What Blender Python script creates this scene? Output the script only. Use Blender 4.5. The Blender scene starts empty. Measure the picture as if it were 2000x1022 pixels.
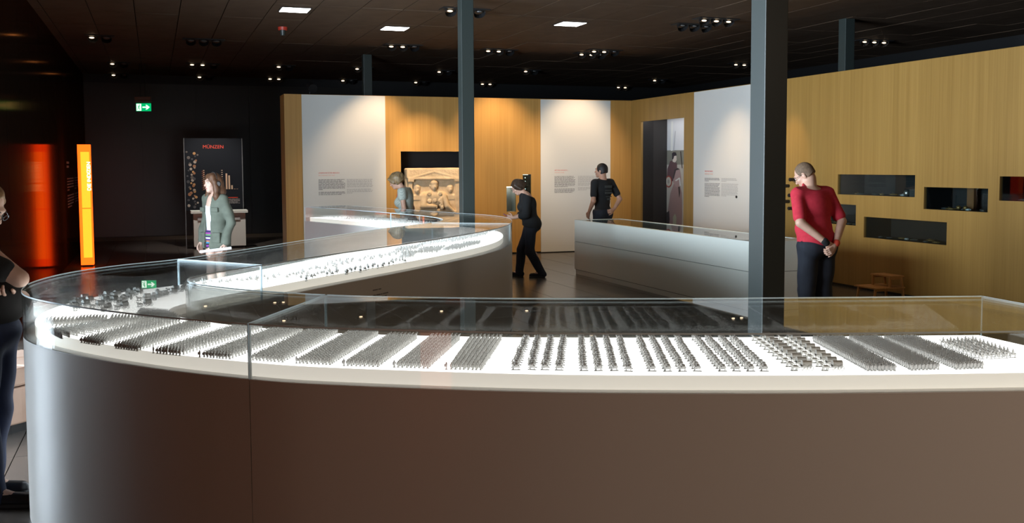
import bpy, math, random
import numpy as np
from mathutils import Matrix, Vector
R = random.Random(7)
SC = bpy.context.scene
COL = SC.collection

# ------------------------------------------------------------------ camera
# room axes: +X along the oak back wall, +Y into the room; the camera stands at the origin
YAW = math.radians(19.85)
CA, SA = math.cos(YAW), math.sin(YAW)
EYE = 1.74
F_PX = 1931.0
PITCH = math.atan(130.0 / F_PX)
ROLL = 0.005
def c2r(x, y):                     # plan coordinates seen along the view axis -> room plan
    return (x * CA + y * SA, -x * SA + y * CA)
def _cv(x, y, z):
    a, b = c2r(x, y)
    return Vector((a, b, z))
_fw = _cv(0, math.cos(PITCH), -math.sin(PITCH))
_up0 = _cv(0, math.sin(PITCH), math.cos(PITCH))
_r0 = _cv(1, 0, 0)
_r = math.cos(ROLL) * _r0 - math.sin(ROLL) * _up0
_up = math.sin(ROLL) * _r0 + math.cos(ROLL) * _up0
cam_d = bpy.data.cameras.new('camera')
cam = bpy.data.objects.new('camera', cam_d)
COL.objects.link(cam)
m3 = Matrix((( _r.x, _up.x, -_fw.x), (_r.y, _up.y, -_fw.y), (_r.z, _up.z, -_fw.z)))
cam.matrix_world = Matrix.Translation((0, 0, EYE)) @ m3.to_4x4()
cam_d.sensor_width = 36.0
cam_d.lens = F_PX / 2000.0 * 36.0
cam_d.shift_y = -(511 - 454) / 2000.0
cam_d.clip_start = 0.05
cam_d.clip_end = 200
SC.camera = cam

# ------------------------------------------------------------------ world, daylight, exposure
W = bpy.data.worlds.new('world')
SC.world = W
W.use_nodes = True
bg = W.node_tree.nodes['Background']
bg.inputs[0].default_value = (0.62, 0.78, 1.0, 1)
bg.inputs[1].default_value = 1.0

def area(name, loc, rot, sx, sy, power, color):
    d = bpy.data.lights.new(name, 'AREA')
    d.shape = 'RECTANGLE'; d.size = sx; d.size_y = sy; d.energy = power; d.color = color
    o = bpy.data.objects.new(name, d); COL.objects.link(o)
    o.location = loc; o.rotation_euler = rot
    return o
# daylight entering through the tall window front on the left (outside the frame)
area('window_daylight', (-7.42, 1.0, 1.95), (0, math.radians(-90), 0), 3.3, 20.0, 7400, (0.74, 0.88, 1.0))
area('window_daylight', (-4.7, 10.92, 1.95), (math.radians(-90), 0, 0), 5.4, 3.3, 450, (0.74, 0.88, 1.0))

# warm fill lamps added unseen behind the camera to brighten the case front
for _x, _y in ((3.2, -1.6), (6.4, -0.6)):
    area('fill_lamp', (_x, _y, 3.86), (0, 0, 0), 0.5, 0.5, 74, (1.0, 0.74, 0.53))

SC.view_settings.view_transform = 'Standard'
SC.view_settings.look = 'None'
SC.view_settings.gamma = 1.0
SC.view_settings.use_curve_mapping = False
SC.view_settings.exposure = 0.4
SC.cycles.use_denoising = True
SC.cycles.max_bounces = 10
SC.cycles.diffuse_bounces = 4
SC.cycles.glossy_bounces = 5
SC.cycles.transparent_max_bounces = 64
SC.cycles.caustics_reflective = False
SC.cycles.caustics_refractive = False
SC.cycles.sample_clamp_indirect = 6.0

# ------------------------------------------------------------------ materials
def mat(name, col, rough=0.5, metal=0.0, emit=None, estr=0.0, spec=0.5, var=0.0, vscale=(6, 6, 6), col2=None, bump=0.0, bscale=60, coat=0.0):
    m = bpy.data.materials.new(name)
    m.use_nodes = True
    nt = m.node_tree
    b = nt.nodes['Principled BSDF']
    b.inputs['Base Color'].default_value = (*col, 1)
    b.inputs['Roughness'].default_value = rough
    b.inputs['Metallic'].default_value = metal
    b.inputs['Specular IOR Level'].default_value = spec
    if coat:
        b.inputs['Coat Weight'].default_value = coat
        b.inputs['Coat Roughness'].default_value = 0.08
    if emit:
        b.inputs['Emission Color'].default_value = (*emit, 1)
        b.inputs['Emission Strength'].default_value = estr
    if var or col2:
        tc = nt.nodes.new('ShaderNodeTexCoord')
        mp = nt.nodes.new('ShaderNodeMapping')
        mp.inputs['Scale'].default_value = vscale
        nz = nt.nodes.new('ShaderNodeTexNoise')
        nz.inputs['Scale'].default_value = 1.0
        nz.inputs['Detail'].default_value = 5
        rp = nt.nodes.new('ShaderNodeValToRGB')
        c2 = col2 if col2 else tuple(max(0, c * (1 - var)) for c in col)
        c1 = col if col2 else tuple(c * (1 + var) for c in col)
        rp.color_ramp.elements[0].position = 0.32
        rp.color_ramp.elements[1].position = 0.68
        rp.color_ramp.elements[0].color = (*c2, 1)
        rp.color_ramp.elements[1].color = (*c1, 1)
        nt.links.new(tc.outputs['Object'], mp.inputs[0])
        nt.links.new(mp.outputs[0], nz.inputs['Vector'])
        nt.links.new(nz.outputs['Fac'], rp.inputs[0])
        nt.links.new(rp.outputs[0], b.inputs['Base Color'])
    if bump:
        tc2 = nt.nodes.new('ShaderNodeTexCoord')
        n2 = nt.nodes.new('ShaderNodeTexNoise')
        n2.inputs['Scale'].default_value = bscale
        n2.inputs['Detail'].default_value = 4
        bp = nt.nodes.new('ShaderNodeBump')
        bp.inputs['Strength'].default_value = bump
        bp.inputs['Distance'].default_value = 0.01
        nt.links.new(tc2.outputs['Object'], n2.inputs['Vector'])
        nt.links.new(n2.outputs['Fac'], bp.inputs['Height'])
        nt.links.new(bp.outputs[0], b.inputs['Normal'])
    return m

def glass_mat(name, tint=(0.97, 0.985, 0.98), f0=0.04, gain=0.96):
    m = bpy.data.materials.new(name)
    m.use_nodes = True
    nt = m.node_tree
    for n in list(nt.nodes): nt.nodes.remove(n)
    out = nt.nodes.new('ShaderNodeOutputMaterial')
    g = nt.nodes.new('ShaderNodeNewGeometry')
    dot = nt.nodes.new('ShaderNodeVectorMath'); dot.operation = 'DOT_PRODUCT'
    ab = nt.nodes.new('ShaderNodeMath'); ab.operation = 'ABSOLUTE'
    om = nt.nodes.new('ShaderNodeMath'); om.operation = 'SUBTRACT'; om.inputs[0].default_value = 1.0
    pw = nt.nodes.new('ShaderNodeMath'); pw.operation = 'POWER'; pw.inputs[1].default_value = 5.0
    ma = nt.nodes.new('ShaderNodeMath'); ma.operation = 'MULTIPLY_ADD'
    ma.inputs[1].default_value = gain; ma.inputs[2].default_value = f0
    tr = nt.nodes.new('ShaderNodeBsdfTransparent'); tr.inputs[0].default_value = (*tint, 1)
    gl = nt.nodes.new('ShaderNodeBsdfGlossy'); gl.inputs['Roughness'].default_value = 0.0
    mx = nt.nodes.new('ShaderNodeMixShader')
    L = nt.links.new
    L(g.outputs['Incoming'], dot.inputs[0]); L(g.outputs['Normal'], dot.inputs[1])
    L(dot.outputs['Value'], ab.inputs[0]); L(ab.outputs[0], om.inputs[1])
    L(om.outputs[0], pw.inputs[0]); L(pw.outputs[0], ma.inputs[0])
    L(ma.outputs[0], mx.inputs[0]); L(tr.outputs[0], mx.inputs[1]); L(gl.outputs[0], mx.inputs[2])
    L(mx.outputs[0], out.inputs[0])
    return m

def wood_mat(name, ax, c1, c2, rough=0.42):
    # oak veneer, vertical grain; ax = the horizontal axis of the wall (0 = x, 1 = y)
    m = bpy.data.materials.new(name); m.use_nodes = True
    nt = m.node_tree; b = nt.nodes['Principled BSDF']
    b.inputs['Roughness'].default_value = rough
    tc = nt.nodes.new('ShaderNodeTexCoord')
    def noise(sx, sz, detail, dist=0.0):
        mp = nt.nodes.new('ShaderNodeMapping')
        s = [1.0, 1.0, sz]; s[ax] = sx; s[1 - ax] = sx
        mp.inputs['Scale'].default_value = s
        n = nt.nodes.new('ShaderNodeTexNoise'); n.inputs['Scale'].default_value = 1; n.inputs['Detail'].default_value = detail
        n.inputs['Distortion'].default_value = dist
        nt.links.new(tc.outputs['Object'], mp.inputs[0]); nt.links.new(mp.outputs[0], n.inputs['Vector'])
        return n
    fine = noise(110, 0.9, 4); band = noise(7, 0.12, 3); fig = noise(32, 0.35, 3, 0.3)
    a1 = nt.nodes.new('ShaderNodeMath'); a1.operation = 'MULTIPLY_ADD'; a1.inputs[1].default_value = 0.40
    a2 = nt.nodes.new('ShaderNodeMath'); a2.operation = 'MULTIPLY_ADD'; a2.inputs[1].default_value = 0.42
    a3 = nt.nodes.new('ShaderNodeMath'); a3.operation = 'MULTIPLY'; a3.inputs[1].default_value = 0.30
    nt.links.new(fig.outputs['Fac'], a3.inputs[0])
    nt.links.new(band.outputs['Fac'], a2.inputs[0]); nt.links.new(a3.outputs[0], a2.inputs[2])
    nt.links.new(fine.outputs['Fac'], a1.inputs[0]); nt.links.new(a2.outputs[0], a1.inputs[2])
    rp = nt.nodes.new('ShaderNodeValToRGB')
    rp.color_ramp.elements[0].position = 0.40; rp.color_ramp.elements[0].color = (*c2, 1)
    rp.color_ramp.elements[1].position = 0.70; rp.color_ramp.elements[1].color = (*c1, 1)
    nt.links.new(a1.outputs[0], rp.inputs[0]); nt.links.new(rp.outputs[0], b.inputs['Base Color'])
    return m

M = {}
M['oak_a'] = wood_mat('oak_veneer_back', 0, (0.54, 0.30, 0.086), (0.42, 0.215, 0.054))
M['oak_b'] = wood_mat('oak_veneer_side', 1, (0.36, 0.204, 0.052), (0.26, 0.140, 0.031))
M['panel_white'] = mat('panel_white', (0.67, 0.66, 0.63), 0.55)
M['steel_wall'] = mat('dark_steel_wall', (0.018, 0.013, 0.010), 0.38, 0.0, spec=0.6, col2=(0.010, 0.008, 0.007), vscale=(0.9, 0.9, 0.5))
def patina_mat(name, base, gloss, rough):
    m = bpy.data.materials.new(name); m.use_nodes = True; nt = m.node_tree
    for n in list(nt.nodes): nt.nodes.remove(n)
    out = nt.nodes.new('ShaderNodeOutputMaterial'); ad = nt.nodes.new('ShaderNodeAddShader'); df = nt.nodes.new('ShaderNodeBsdfDiffuse'); gl = nt.nodes.new('ShaderNodeBsdfGlossy')
    gl.inputs['Color'].default_value = (*gloss, 1); gl.inputs['Roughness'].default_value = rough
    tc = nt.nodes.new('ShaderNodeTexCoord'); nz = nt.nodes.new('ShaderNodeTexNoise'); nz.inputs['Scale'].default_value = 1.1; nz.inputs['Detail'].default_value = 5
    rp = nt.nodes.new('ShaderNodeValToRGB'); rp.color_ramp.elements[0].color = (*[c * 0.6 for c in base], 1); rp.color_ramp.elements[1].color = (*base, 1)
    nt.links.new(tc.outputs['Object'], nz.inputs['Vector']); nt.links.new(nz.outputs['Fac'], rp.inputs[0]); nt.links.new(rp.outputs[0], df.inputs[0])
    nt.links.new(df.outputs[0], ad.inputs[0]); nt.links.new(gl.outputs[0], ad.inputs[1]); nt.links.new(ad.outputs[0], out.inputs[0])
    return m
M['steel_left'] = patina_mat('dark_steel_left', (0.014, 0.010, 0.008), (0.21, 0.085, 0.03), 0.10)
M['black'] = mat('black_paint', (0.008, 0.008, 0.009), 0.6)
M['ceil'] = mat('ceiling_board', (0.112, 0.074, 0.050), 0.7, spec=0.12, col2=(0.085, 0.055, 0.037), vscale=(3, 3, 3))
M['ceil_gap'] = mat('ceiling_void', (0.004, 0.004, 0.004), 0.9)
M['tile'] = mat('floor_tile', (0.085, 0.072, 0.062), 0.24, col2=(0.062, 0.053, 0.047), vscale=(2.2, 2.2, 2.2))
M['grout'] = mat('grout', (0.02, 0.018, 0.016), 0.8)
M['column'] = mat('column_paint', (0.029, 0.038, 0.036), 0.42)
M['plaster'] = mat('plaster', (0.12, 0.09, 0.07), 0.8)
M['frame'] = mat('window_frame', (0.05, 0.05, 0.05), 0.4)
M['case'] = mat('case_laminate', (0.60, 0.565, 0.53), 0.32, spec=0.45)
M['case_white'] = mat('vitrine_white', (0.80, 0.825, 0.765), 0.45)
M['seam'] = mat('shadow_gap', (0.03, 0.03, 0.03), 0.8)
M['ledge'] = mat('ledge', (0.80, 0.80, 0.80), 0.35)
M['deck'] = mat('opal_acrylic', (0.86, 0.83, 0.76), 0.35, emit=(1.0, 0.94, 0.84), estr=0.46)
M['lightdeck'] = mat('light_panel', (0.88, 0.87, 0.85), 0.35, emit=(1.0, 0.985, 0.96), estr=1.9)
M['glass'] = glass_mat('clear_glass')
M['pane'] = glass_mat('vitrine_pane', (0.80, 0.86, 0.86))
M['edge'] = mat('glass_edge', (0.66, 0.80, 0.86), 0.25, spec=0.6)
M['pewter'] = mat('pewter', (0.54, 0.54, 0.535), 0.45, 0.15)
M['pewter_dark'] = mat('pewter_dark', (0.54, 0.54, 0.525), 0.5, 0.1)
M['lamp_orange'] = mat('orange_lamp', (0.8, 0.25, 0.03), 0.35, emit=(1.0, 0.085, 0.004), estr=2.4)
M['lamp_yellow'] = mat('amber_lamp', (0.9, 0.5, 0.08), 0.35, emit=(1.0, 0.19, 0.009), estr=2.8)
M['lamp_dim'] = mat('dim_orange_lamp', (0.7, 0.2, 0.03), 0.35, emit=(1.0, 0.13, 0.01), estr=0.9)
M['lit_print'] = mat('lit_print', (0.9, 0.9, 0.85), 0.5, emit=(1.0, 0.95, 0.8), estr=3.0)
M['white_print'] = mat('white_print', (0.85, 0.85, 0.83), 0.6)
M['ink'] = mat('grey_ink', (0.20, 0.19, 0.185), 0.7)
M['ink_light'] = mat('pale_grey_ink', (0.44, 0.42, 0.40), 0.7)
M['ink_red'] = mat('red_ink', (0.62, 0.06, 0.03), 0.6)
M['ink_red2'] = mat('pale_red_ink', (0.72, 0.36, 0.28), 0.6)
M['stone'] = mat('sandstone', (0.70, 0.53, 0.34), 0.85, col2=(0.58, 0.42, 0.25), vscale=(9, 9, 9), bump=0.5, bscale=45)
M['leather'] = mat('tan_leather', (0.42, 0.28, 0.21), 0.55, col2=(0.33, 0.21, 0.15), vscale=(4, 4, 4))
M['exit_green'] = mat('exit_green', (0.0, 0.35, 0.12), 0.4, emit=(0.0, 0.42, 0.13), estr=0.9)
M['exit_white'] = mat('exit_white', (0.9, 0.9, 0.9), 0.4, emit=(0.85, 1.0, 0.9), estr=1.1)
M['alu'] = mat('aluminium', (0.35, 0.35, 0.36), 0.35, 0.7)
M['panel_lamp'] = mat('panel_lamp', (0.9, 0.9, 0.9), 0.4, emit=(0.97, 0.98, 1.0), estr=9.0)
M['spot_lamp'] = mat('spot_lamp', (0.9, 0.8, 0.7), 0.4, emit=(1.0, 0.72, 0.45), estr=2.6)
M['red_plastic'] = mat('red_plastic', (0.5, 0.04, 0.02), 0.4)

# ------------------------------------------------------------------ mesh helpers
class MB:
    def __init__(s): s.v = []; s.f = []
    def add(s, vs, fs):
        o = len(s.v); s.v += [tuple(map(float, p)) for p in vs]; s.f += [tuple(i + o for i in f) for f in fs]; return s
    def box(s, c, d, rz=0.0):
        x, y, z = d[0] / 2, d[1] / 2, d[2] / 2
        co, si = math.cos(rz), math.sin(rz)
        vs = []
        for a in (-x, x):
            for b in (-y, y):
                for e in (-z, z):
                    vs.append((c[0] + a * co - b * si, c[1] + a * si + b * co, c[2] + e))
        return s.add(vs, [(0, 1, 3, 2), (4, 6, 7, 5), (0, 4, 5, 1), (2, 3, 7, 6), (0, 2, 6, 4), (1, 5, 7, 3)])
    def b2(s, lo, hi):
        return s.box([(a + b) / 2 for a, b in zip(lo, hi)], [abs(b - a) for a, b in zip(lo, hi)])
    def tube(s, a, b, ra, rb=None, n=8, cap=True):
        rb = ra if rb is None else rb
        a = np.array(a, float); b = np.array(b, float); d = b - a; d /= max(1e-9, np.linalg.norm(d))
        t = np.array((0, 0, 1.0)) if abs(d[2]) < .9 else np.array((1.0, 0, 0))
        u = np.cross(d, t); u /= np.linalg.norm(u); w = np.cross(d, u)
        vs = []; fs = []
        for c, r in ((a, ra), (b, rb)):
            for i in range(n):
                q = 2 * math.pi * i / n
                vs.append(c + r * (math.cos(q) * u + math.sin(q) * w))
        for i in range(n):
            j = (i + 1) % n; fs.append((i, j, n + j, n + i))
        if cap: fs += [tuple(range(n))[::-1], tuple(range(n, 2 * n))]
        return s.add(vs, fs)
    def path(s, pts, r, n=8):
        for a, b in zip(pts[:-1], pts[1:]): s.tube(a, b, r, r, n)
        return s
    def ell(s, c, r, n=10, m=6):
        vs = [(c[0], c[1], c[2] - r[2])]; fs = []
        for j in range(1, m):
            p = -math.pi / 2 + math.pi * j / m
            for i in range(n):
                q = 2 * math.pi * i / n
                vs.append((c[0] + r[0] * math.cos(p) * math.cos(q), c[1] + r[1] * math.cos(p) * math.sin(q), c[2] + r[2] * math.sin(p)))
        vs.append((c[0], c[1], c[2] + r[2])); last = len(vs) - 1
        for i in range(n):
            k = (i + 1) % n
            fs.append((0, 1 + k, 1 + i)); fs.append((last, last - n + i, last - n + k))
            for j in range(m - 2):
                a = 1 + j * n
                fs.append((a + i, a + k, a + n + k, a + n + i))
        return s.add(vs, fs)
    def prism(s, poly, z0, z1):          # plan polygon (counter-clockwise) extruded
        n = len(poly)
        vs = [(x, y, z0) for x, y in poly] + [(x, y, z1) for x, y in poly]
        fs = [tuple(range(n))[::-1], tuple(range(n, 2 * n))]
        for i in range(n):
            j = (i + 1) % n; fs.append((i, j, n + j, n + i))
        return s.add(vs, fs)
    def mesh(s, name):
        me = bpy.data.meshes.new(name); me.from_pydata(s.v, [], s.f); me.update(); return me
    def xf(s, Mx):
        s.v = [tuple(Mx @ Vector(p)) for p in s.v]; return s

def put(me, name, material, parent=None, smooth=False, bevel=0.0, loc=None, rotz=0.0):
    if isinstance(me, MB): me = me.mesh(name)
    if material and not me.materials: me.materials.append(M[material] if isinstance(material, str) else material)
    if smooth: me.polygons.foreach_set('use_smooth', [True] * len(me.polygons))
    o = bpy.data.objects.new(name, me); COL.objects.link(o)
    if parent: o.parent = parent
    if loc is not None: o.location = loc
    if rotz: o.rotation_euler = (0, 0, rotz)
    if bevel:
        b = o.modifiers.new('bevel', 'BEVEL'); b.width = bevel; b.segments = 2; b.limit_method = 'ANGLE'
    return o
def tag(o, label=None, cat=None, group=None, kind=None):
    if label: o['label'] = label
    if cat: o['category'] = cat
    if group: o['group'] = group
    if kind: o['kind'] = kind
    return o
def thing(name, label, cat, loc=(0, 0, 0), rotz=0.0, group=None):
    o = bpy.data.objects.new(name, None); COL.objects.link(o)
    o.empty_display_size = 0.1; o.location = loc; o.rotation_euler = (0, 0, rotz)
    return tag(o, label, cat, group)
def copy_tree(o, parent=None):
    c = o.copy(); COL.objects.link(c); c.parent = parent
    for ch in o.children: copy_tree(ch, c)
    return c
def struct(name, mb, material, **k):
    return tag(put(mb, name, material, **k), kind='structure')

_fc = {}
def text_mesh(s, size, align='LEFT'):
    cu = bpy.data.curves.new('t', 'FONT'); cu.body = s; cu.size = size; cu.align_x = align; cu.extrude = 0.0006
    o = bpy.data.objects.new('t', cu); COL.objects.link(o)
    dg = bpy.context.evaluated_depsgraph_get()
    me = bpy.data.meshes.new_from_object(o.evaluated_get(dg))
    bpy.data.objects.remove(o); bpy.data.curves.remove(cu)
    me.materials.clear()
    return me
def wall_text(s, size, origin, ux, uz, material, name, parent, align='LEFT'):
    # text lying on a wall: ux = reading direction, uz = up
    me = text_mesh(s, size, align)
    ux = Vector(ux); uz = Vector(uz); n = ux.cross(uz)
    mx = Matrix((( ux.x, uz.x, n.x, origin[0]), (ux.y, uz.y, n.y, origin[1]), (ux.z, uz.z, n.z, origin[2]), (0, 0, 0, 1)))
    me.transform(mx)
    return put(me, name, material, parent)
def text_lines(origin, ux, width, lines, pitch, height, material, name, parent, nrm, seed=1):
    # a column of small print: every word a thin raised strip; lines = list of fill fractions (0 = blank line)
    rr = random.Random(seed); mb = MB(); ux = Vector(ux); n = Vector(nrm) * 0.0012
    for i, fr in enumerate(lines):
        x = 0.0; z = origin[2] - i * pitch; end = width * fr
        while x < end - 0.01:
            w = min(rr.uniform(0.02, 0.075), end - x)
            a = Vector((origin[0], origin[1], z)) + ux * x; b = a + ux * w
            up = Vector((0, 0, height))
            mb.add([a + n, b + n, b + up + n, a + up + n, a, b, b + up, a + up], [(0, 1, 2, 3), (4, 5, 1, 0), (3, 2, 6, 7), (1, 5, 6, 2), (4, 0, 3, 7)])
            x += w + 0.009
    return tag(put(mb, name, material, parent), kind='stuff')

# ------------------------------------------------------------------ the room
XB, YA, CEIL = 9.20, 18.28, 3.93
XL, YBK = -1.50, 25.30

fl = struct('floor', MB().b2((-7.8, -9.4, -0.15), (14.2, 25.6, -0.012)), 'grout')
TX, TY = 0.64, 1.355
tile_me = MB().b2((0, 0, -0.012), (TX - 0.006, TY - 0.006, 0.0)).mesh('tile')
tile_me.materials.append(M['tile'])
ix0, iy0 = -0.84 - 5 * TX, 6.54 - 3 * TY
def tile_wanted(x, y):
    if x > XB - 0.05 or y > 25.2 or (x < XL - TX and y > 10.6): return False
    if x > 3.0 and y < 8.6 - (x - 3.0) * 0.2: return False         # under the front case, never in view
    if 0.3 < x < 6.0 and y < 9.0: return False
    if x > 2.3 and y > YA + 0.5: return False
    if y < 4.0: return False
    return True
n_t = 0
for i in range(24):
    for j in range(18):
        x, y = ix0 + i * TX, iy0 + j * TY
        if tile_wanted(x, y) and x < 9.0:
            o = bpy.data.objects.new('tile', tile_me); COL.objects.link(o); o.parent = fl; o.location = (x, y, 0); n_t += 1
rest = MB()
for i in range(-6, 28):
    for j in range(24):
        x, y = ix0 + i * TX, iy0 - 6 * TY + j * TY
        jj = j - 6
        if x < 13.5 and y < 25.0 and not (0 <= jj < 18 and 0 <= i < 24 and tile_wanted(x, y) and x < 9.0):
            rest.b2((x, y, -0.012), (x + TX - 0.006, y + TY - 0.006, 0.0))
tag(put(rest, 'tile_field', 'tile', fl), kind='stuff')

ce = struct('ceiling', MB().b2((-7.8, -9.4, CEIL + 0.03), (14.2, 25.6, CEIL + 0.2)), 'ceil_gap')
PXS, PYS = 0.592, 1.43
pan_me = MB().b2((0, 0, 0), (PXS - 0.012, PYS - 0.012, 0.028)).mesh('ceiling_panel')
pan_me.materials.append(M['ceil'])
cx0, cy0 = 2.18 - 7 * PXS, 13.75 - 2 * PYS
rr = random.Random(3)
for i in range(28):
    for j in range(7):
        o = bpy.data.objects.new('ceiling_panel', pan_me); COL.objects.link(o); o.parent = ce
        o.location = (cx0 + i * PXS, cy0 + j * PYS, CEIL + rr.uniform(0, 0.006))
        o.rotation_euler = (rr.uniform(-.002, .002), rr.uniform(-.004, .004), 0)
cf = MB()
for i in range(-9, 29):
    for j in range(-12, 11):
        if 0 <= j < 7 and 0 <= i < 28: continue
        x, y = cx0 + i * PXS, cy0 + j * PYS
        if -7.6 < x < 13.6 and -5.1 < y < 24.2: cf.b2((x, y, CEIL), (x + PXS - 0.012, y + PYS - 0.012, CEIL + 0.028))
tag(put(cf, 'panel_field', 'ceil', ce), kind='stuff')

# dark steel back and left walls, made of upright sheets
wb = struct('wall_back', MB().b2((-1.7, YBK, 0), (14.2, YBK + 0.3, CEIL + 0.03)), 'black')
x = -1.5
while x < 3.6:
    o = put(MB().b2((x + 0.004, YBK - 0.012, 0.10), (x + 1.246, YBK, 3.74)), 'steel_sheet', 'steel_wall', wb); x += 1.25
struct('baseboard_back', MB().b2((-1.5, YBK - 0.02, 0), (5.0, YBK + 0.0, 0.085)), mat('baseboard_bronze', (0.10, 0.075, 0.05), 0.5))
wl = struct('wall_left', MB().b2((XL - 0.35, 10.9, 0), (XL - 0.012, YBK, CEIL + 0.03)), 'black')
y = 10.9
while y < 25.2:
    put(MB().b2((XL - 0.012, y + 0.004, 0.0), (XL, min(y + 1.196, YBK), CEIL)), 'steel_sheet', 'steel_left', wl); y += 1.2
w2 = struct('window_2', MB().b2((-7.7, 11.0, 0), (XL - 0.35, 11.2, 0.25)).b2((-7.7, 11.0, 3.65), (XL - 0.35, 11.2, CEIL + 0.03)), 'frame')
for k in range(4):
    xx = -7.46 + k * 1.84
    put(MB().b2((xx - 0.04, 11.02, 0.25), (xx + 0.04, 11.14, 3.65)), 'window_post', 'frame', w2)
    if k < 3: put(MB().b2((xx + 0.04, 11.09, 0.25), (xx + 1.80, 11.10, 3.65)), 'window_pane', 'glass', w2)
struct('wall_left_near', MB().b2((XL - 0.35, -9.4, 0), (XL, 5.65, CEIL + 0.03)), 'plaster')  # unseen wall, ended where it keeps daylight off the case front
# glazed front of the vestibule left of the picture: posts, rails and panes
wn = struct('window_1', MB().b2((-7.7, -9.2, 0), (-7.5, 11.2, 0.25)).b2((-7.7, -9.2, 3.65), (-7.5, 11.2, CEIL + 0.03)), 'frame')
for k in range(12):
    yy = -9.1 + k * 1.83
    put(MB().b2((-7.64, yy - 0.04, 0.25), (-7.52, yy + 0.04, 3.65)), 'window_post', 'frame', wn)
    if k < 11: put(MB().b2((-7.60, yy + 0.04, 0.25), (-7.59, yy + 1.79, 3.65)), 'window_pane', 'glass', wn)
struct('wall_vestibule_near', MB().b2((-7.7, -9.4, 0), (XL - 0.35, -9.2, CEIL + 0.03)), 'plaster')
struct('wall_near', MB().b2((XL - 0.35, -5.2, 0), (14.2, -5.0, CEIL + 0.03)), 'plaster')
struct('wall_right_outer', MB().b2((14.0, -5.0, 0), (14.2, YBK, CEIL + 0.03)), 'black')

# oak clad walls with recesses
HW = 3.055
def skin(ax, c, th, lo, hi, holes):
    # board wall in the plane axis=c, lo..hi along the other axis, z 0.035..HW, rectangular holes
    us = sorted({lo, hi} | {h[0] for h in holes} | {h[1] for h in holes})
    zs = sorted({0.035, HW} | {h[2] for h in holes} | {h[3] for h in holes})
    mb = MB()
    for a, b in zip(us[:-1], us[1:]):
        for e, f in zip(zs[:-1], zs[1:]):
            mu, mz = (a + b) / 2, (e + f) / 2
            if any(h[0] < mu < h[1] and h[2] < mz < h[3] for h in holes): continue
            if ax == 1: mb.b2((a, c, e), (b, c + th, f))
            else: mb.b2((c, a, e), (c + th, b, f))
    return mb
HA = [(4.38, 5.78, 0.50, 2.02), (6.49, 6.69, 0.84, 1.33), (6.83, 7.01, 1.02, 1.57)]
HB = [(16.13, 17.84, 0.035, 2.61), (10.21, 11.74, 1.31, 1.595), (11.34, 12.30, 0.88, 1.17), (9.02, 10.05, 1.165, 1.445), (7.75, 8.855, 1.31, 1.59), (9.65, 11.17, 0.73, 1.015)]
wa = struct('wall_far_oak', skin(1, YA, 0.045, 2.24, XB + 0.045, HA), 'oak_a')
put(MB().b2((2.24, YA + 0.045, 0.035), (2.285, YA + 0.6, HW)), 'end_board', 'oak_a', wa)
put(MB().b2((2.285, YA + 0.56, 0.0), (XB, YA + 0.6, HW)).b2((2.285, YA + 0.045, HW - 0.03), (XB, YA + 0.56, HW)), 'rear_board', 'black', wa)
put(MB().b2((2.28, YA + 0.03, 0.0), (XB + 0.03, YA + 0.04, 0.035)), 'shadow_gap', 'black', wa)
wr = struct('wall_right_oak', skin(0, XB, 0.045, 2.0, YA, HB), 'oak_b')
put(MB().b2((XB + 0.62, 2.0, 0.0), (XB + 0.66, YA, HW)).b2((XB + 0.045, 2.0, HW - 0.03), (XB + 0.62, YA, HW)), 'rear_board', 'black', wr)
put(MB().b2((XB + 0.03, 2.0, 0.0), (XB + 0.04, 16.13, 0.035)), 'shadow_gap', 'black', wr)

# slim steel columns in a grid
def column(x, y, label):
    s = 0.167
    t = thing('steel_column', label, 'column', (x, y, 0))
    put(MB().b2((-s / 2, -s / 2, 0), (s / 2, s / 2, CEIL + 0.02)), 'shaft', 'column', t, bevel=0.006)
    put(MB().b2((-s / 2 - 0.05, -s / 2 - 0.05, 0), (s / 2 + 0.05, s / 2 + 0.05, 0.012)), 'base_plate', 'column', t)
column(3.86, 12.43, 'slim dark green steel column in front of the stone relief')
column(3.73, 5.46, 'nearest thick-looking steel column right of centre, one side lit grey-green')
column(4.00, 19.45, 'dark steel column rising behind the oak wall above the first white panel')
column(9.95, 12.55, 'dark steel column behind the right oak wall, top under the reddish ceiling')

# ------------------------------------------------------------------ serpentine glass display case
E1c = [(2.38,3.58),(1.29,3.53),(.55,3.54),(0,3.58),(-.70,3.71),(-1.02,3.81),(-1.48,4.03),(-1.92,4.32),(-2.25,4.60),(-2.44,4.88),(-2.57,5.27),(-2.58,5.75),(-2.44,6.18),(-2.22,6.52),
       (-1.97,7.3),(-1.71,8.25),(-1.51,8.95),(-1.31,9.56),(-1.05,10.2),(-.86,10.65),(-.785,11.0),(-.80,11.35),(-.9,11.7),(-1.07,12.1),(-1.31,12.5),(-1.91,13.4),(-2.55,14.3),(-3.16,15.06)]
E2c = [(2.16,4.51),(1.4,4.49),(.70,4.48),(0,4.51),(-.55,4.59),(-.88,4.67),(-1.27,4.85),(-1.50,5.01),(-1.65,5.14),(-1.73,5.25),(-1.77,5.36),(-1.775,5.48),(-1.72,5.72),(-1.56,6.11),
       (-1.30,6.75),(-.95,7.5),(-.62,8.25),(-.3,9.1),(-.1,9.8),(-.015,10.4),(0.0,11.0),(-.06,11.6),(-.25,12.15),(-.62,12.68),(-1.0,13.2),(-1.55,14.0),(-2.1,14.8),(-2.6,15.5)]
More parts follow.
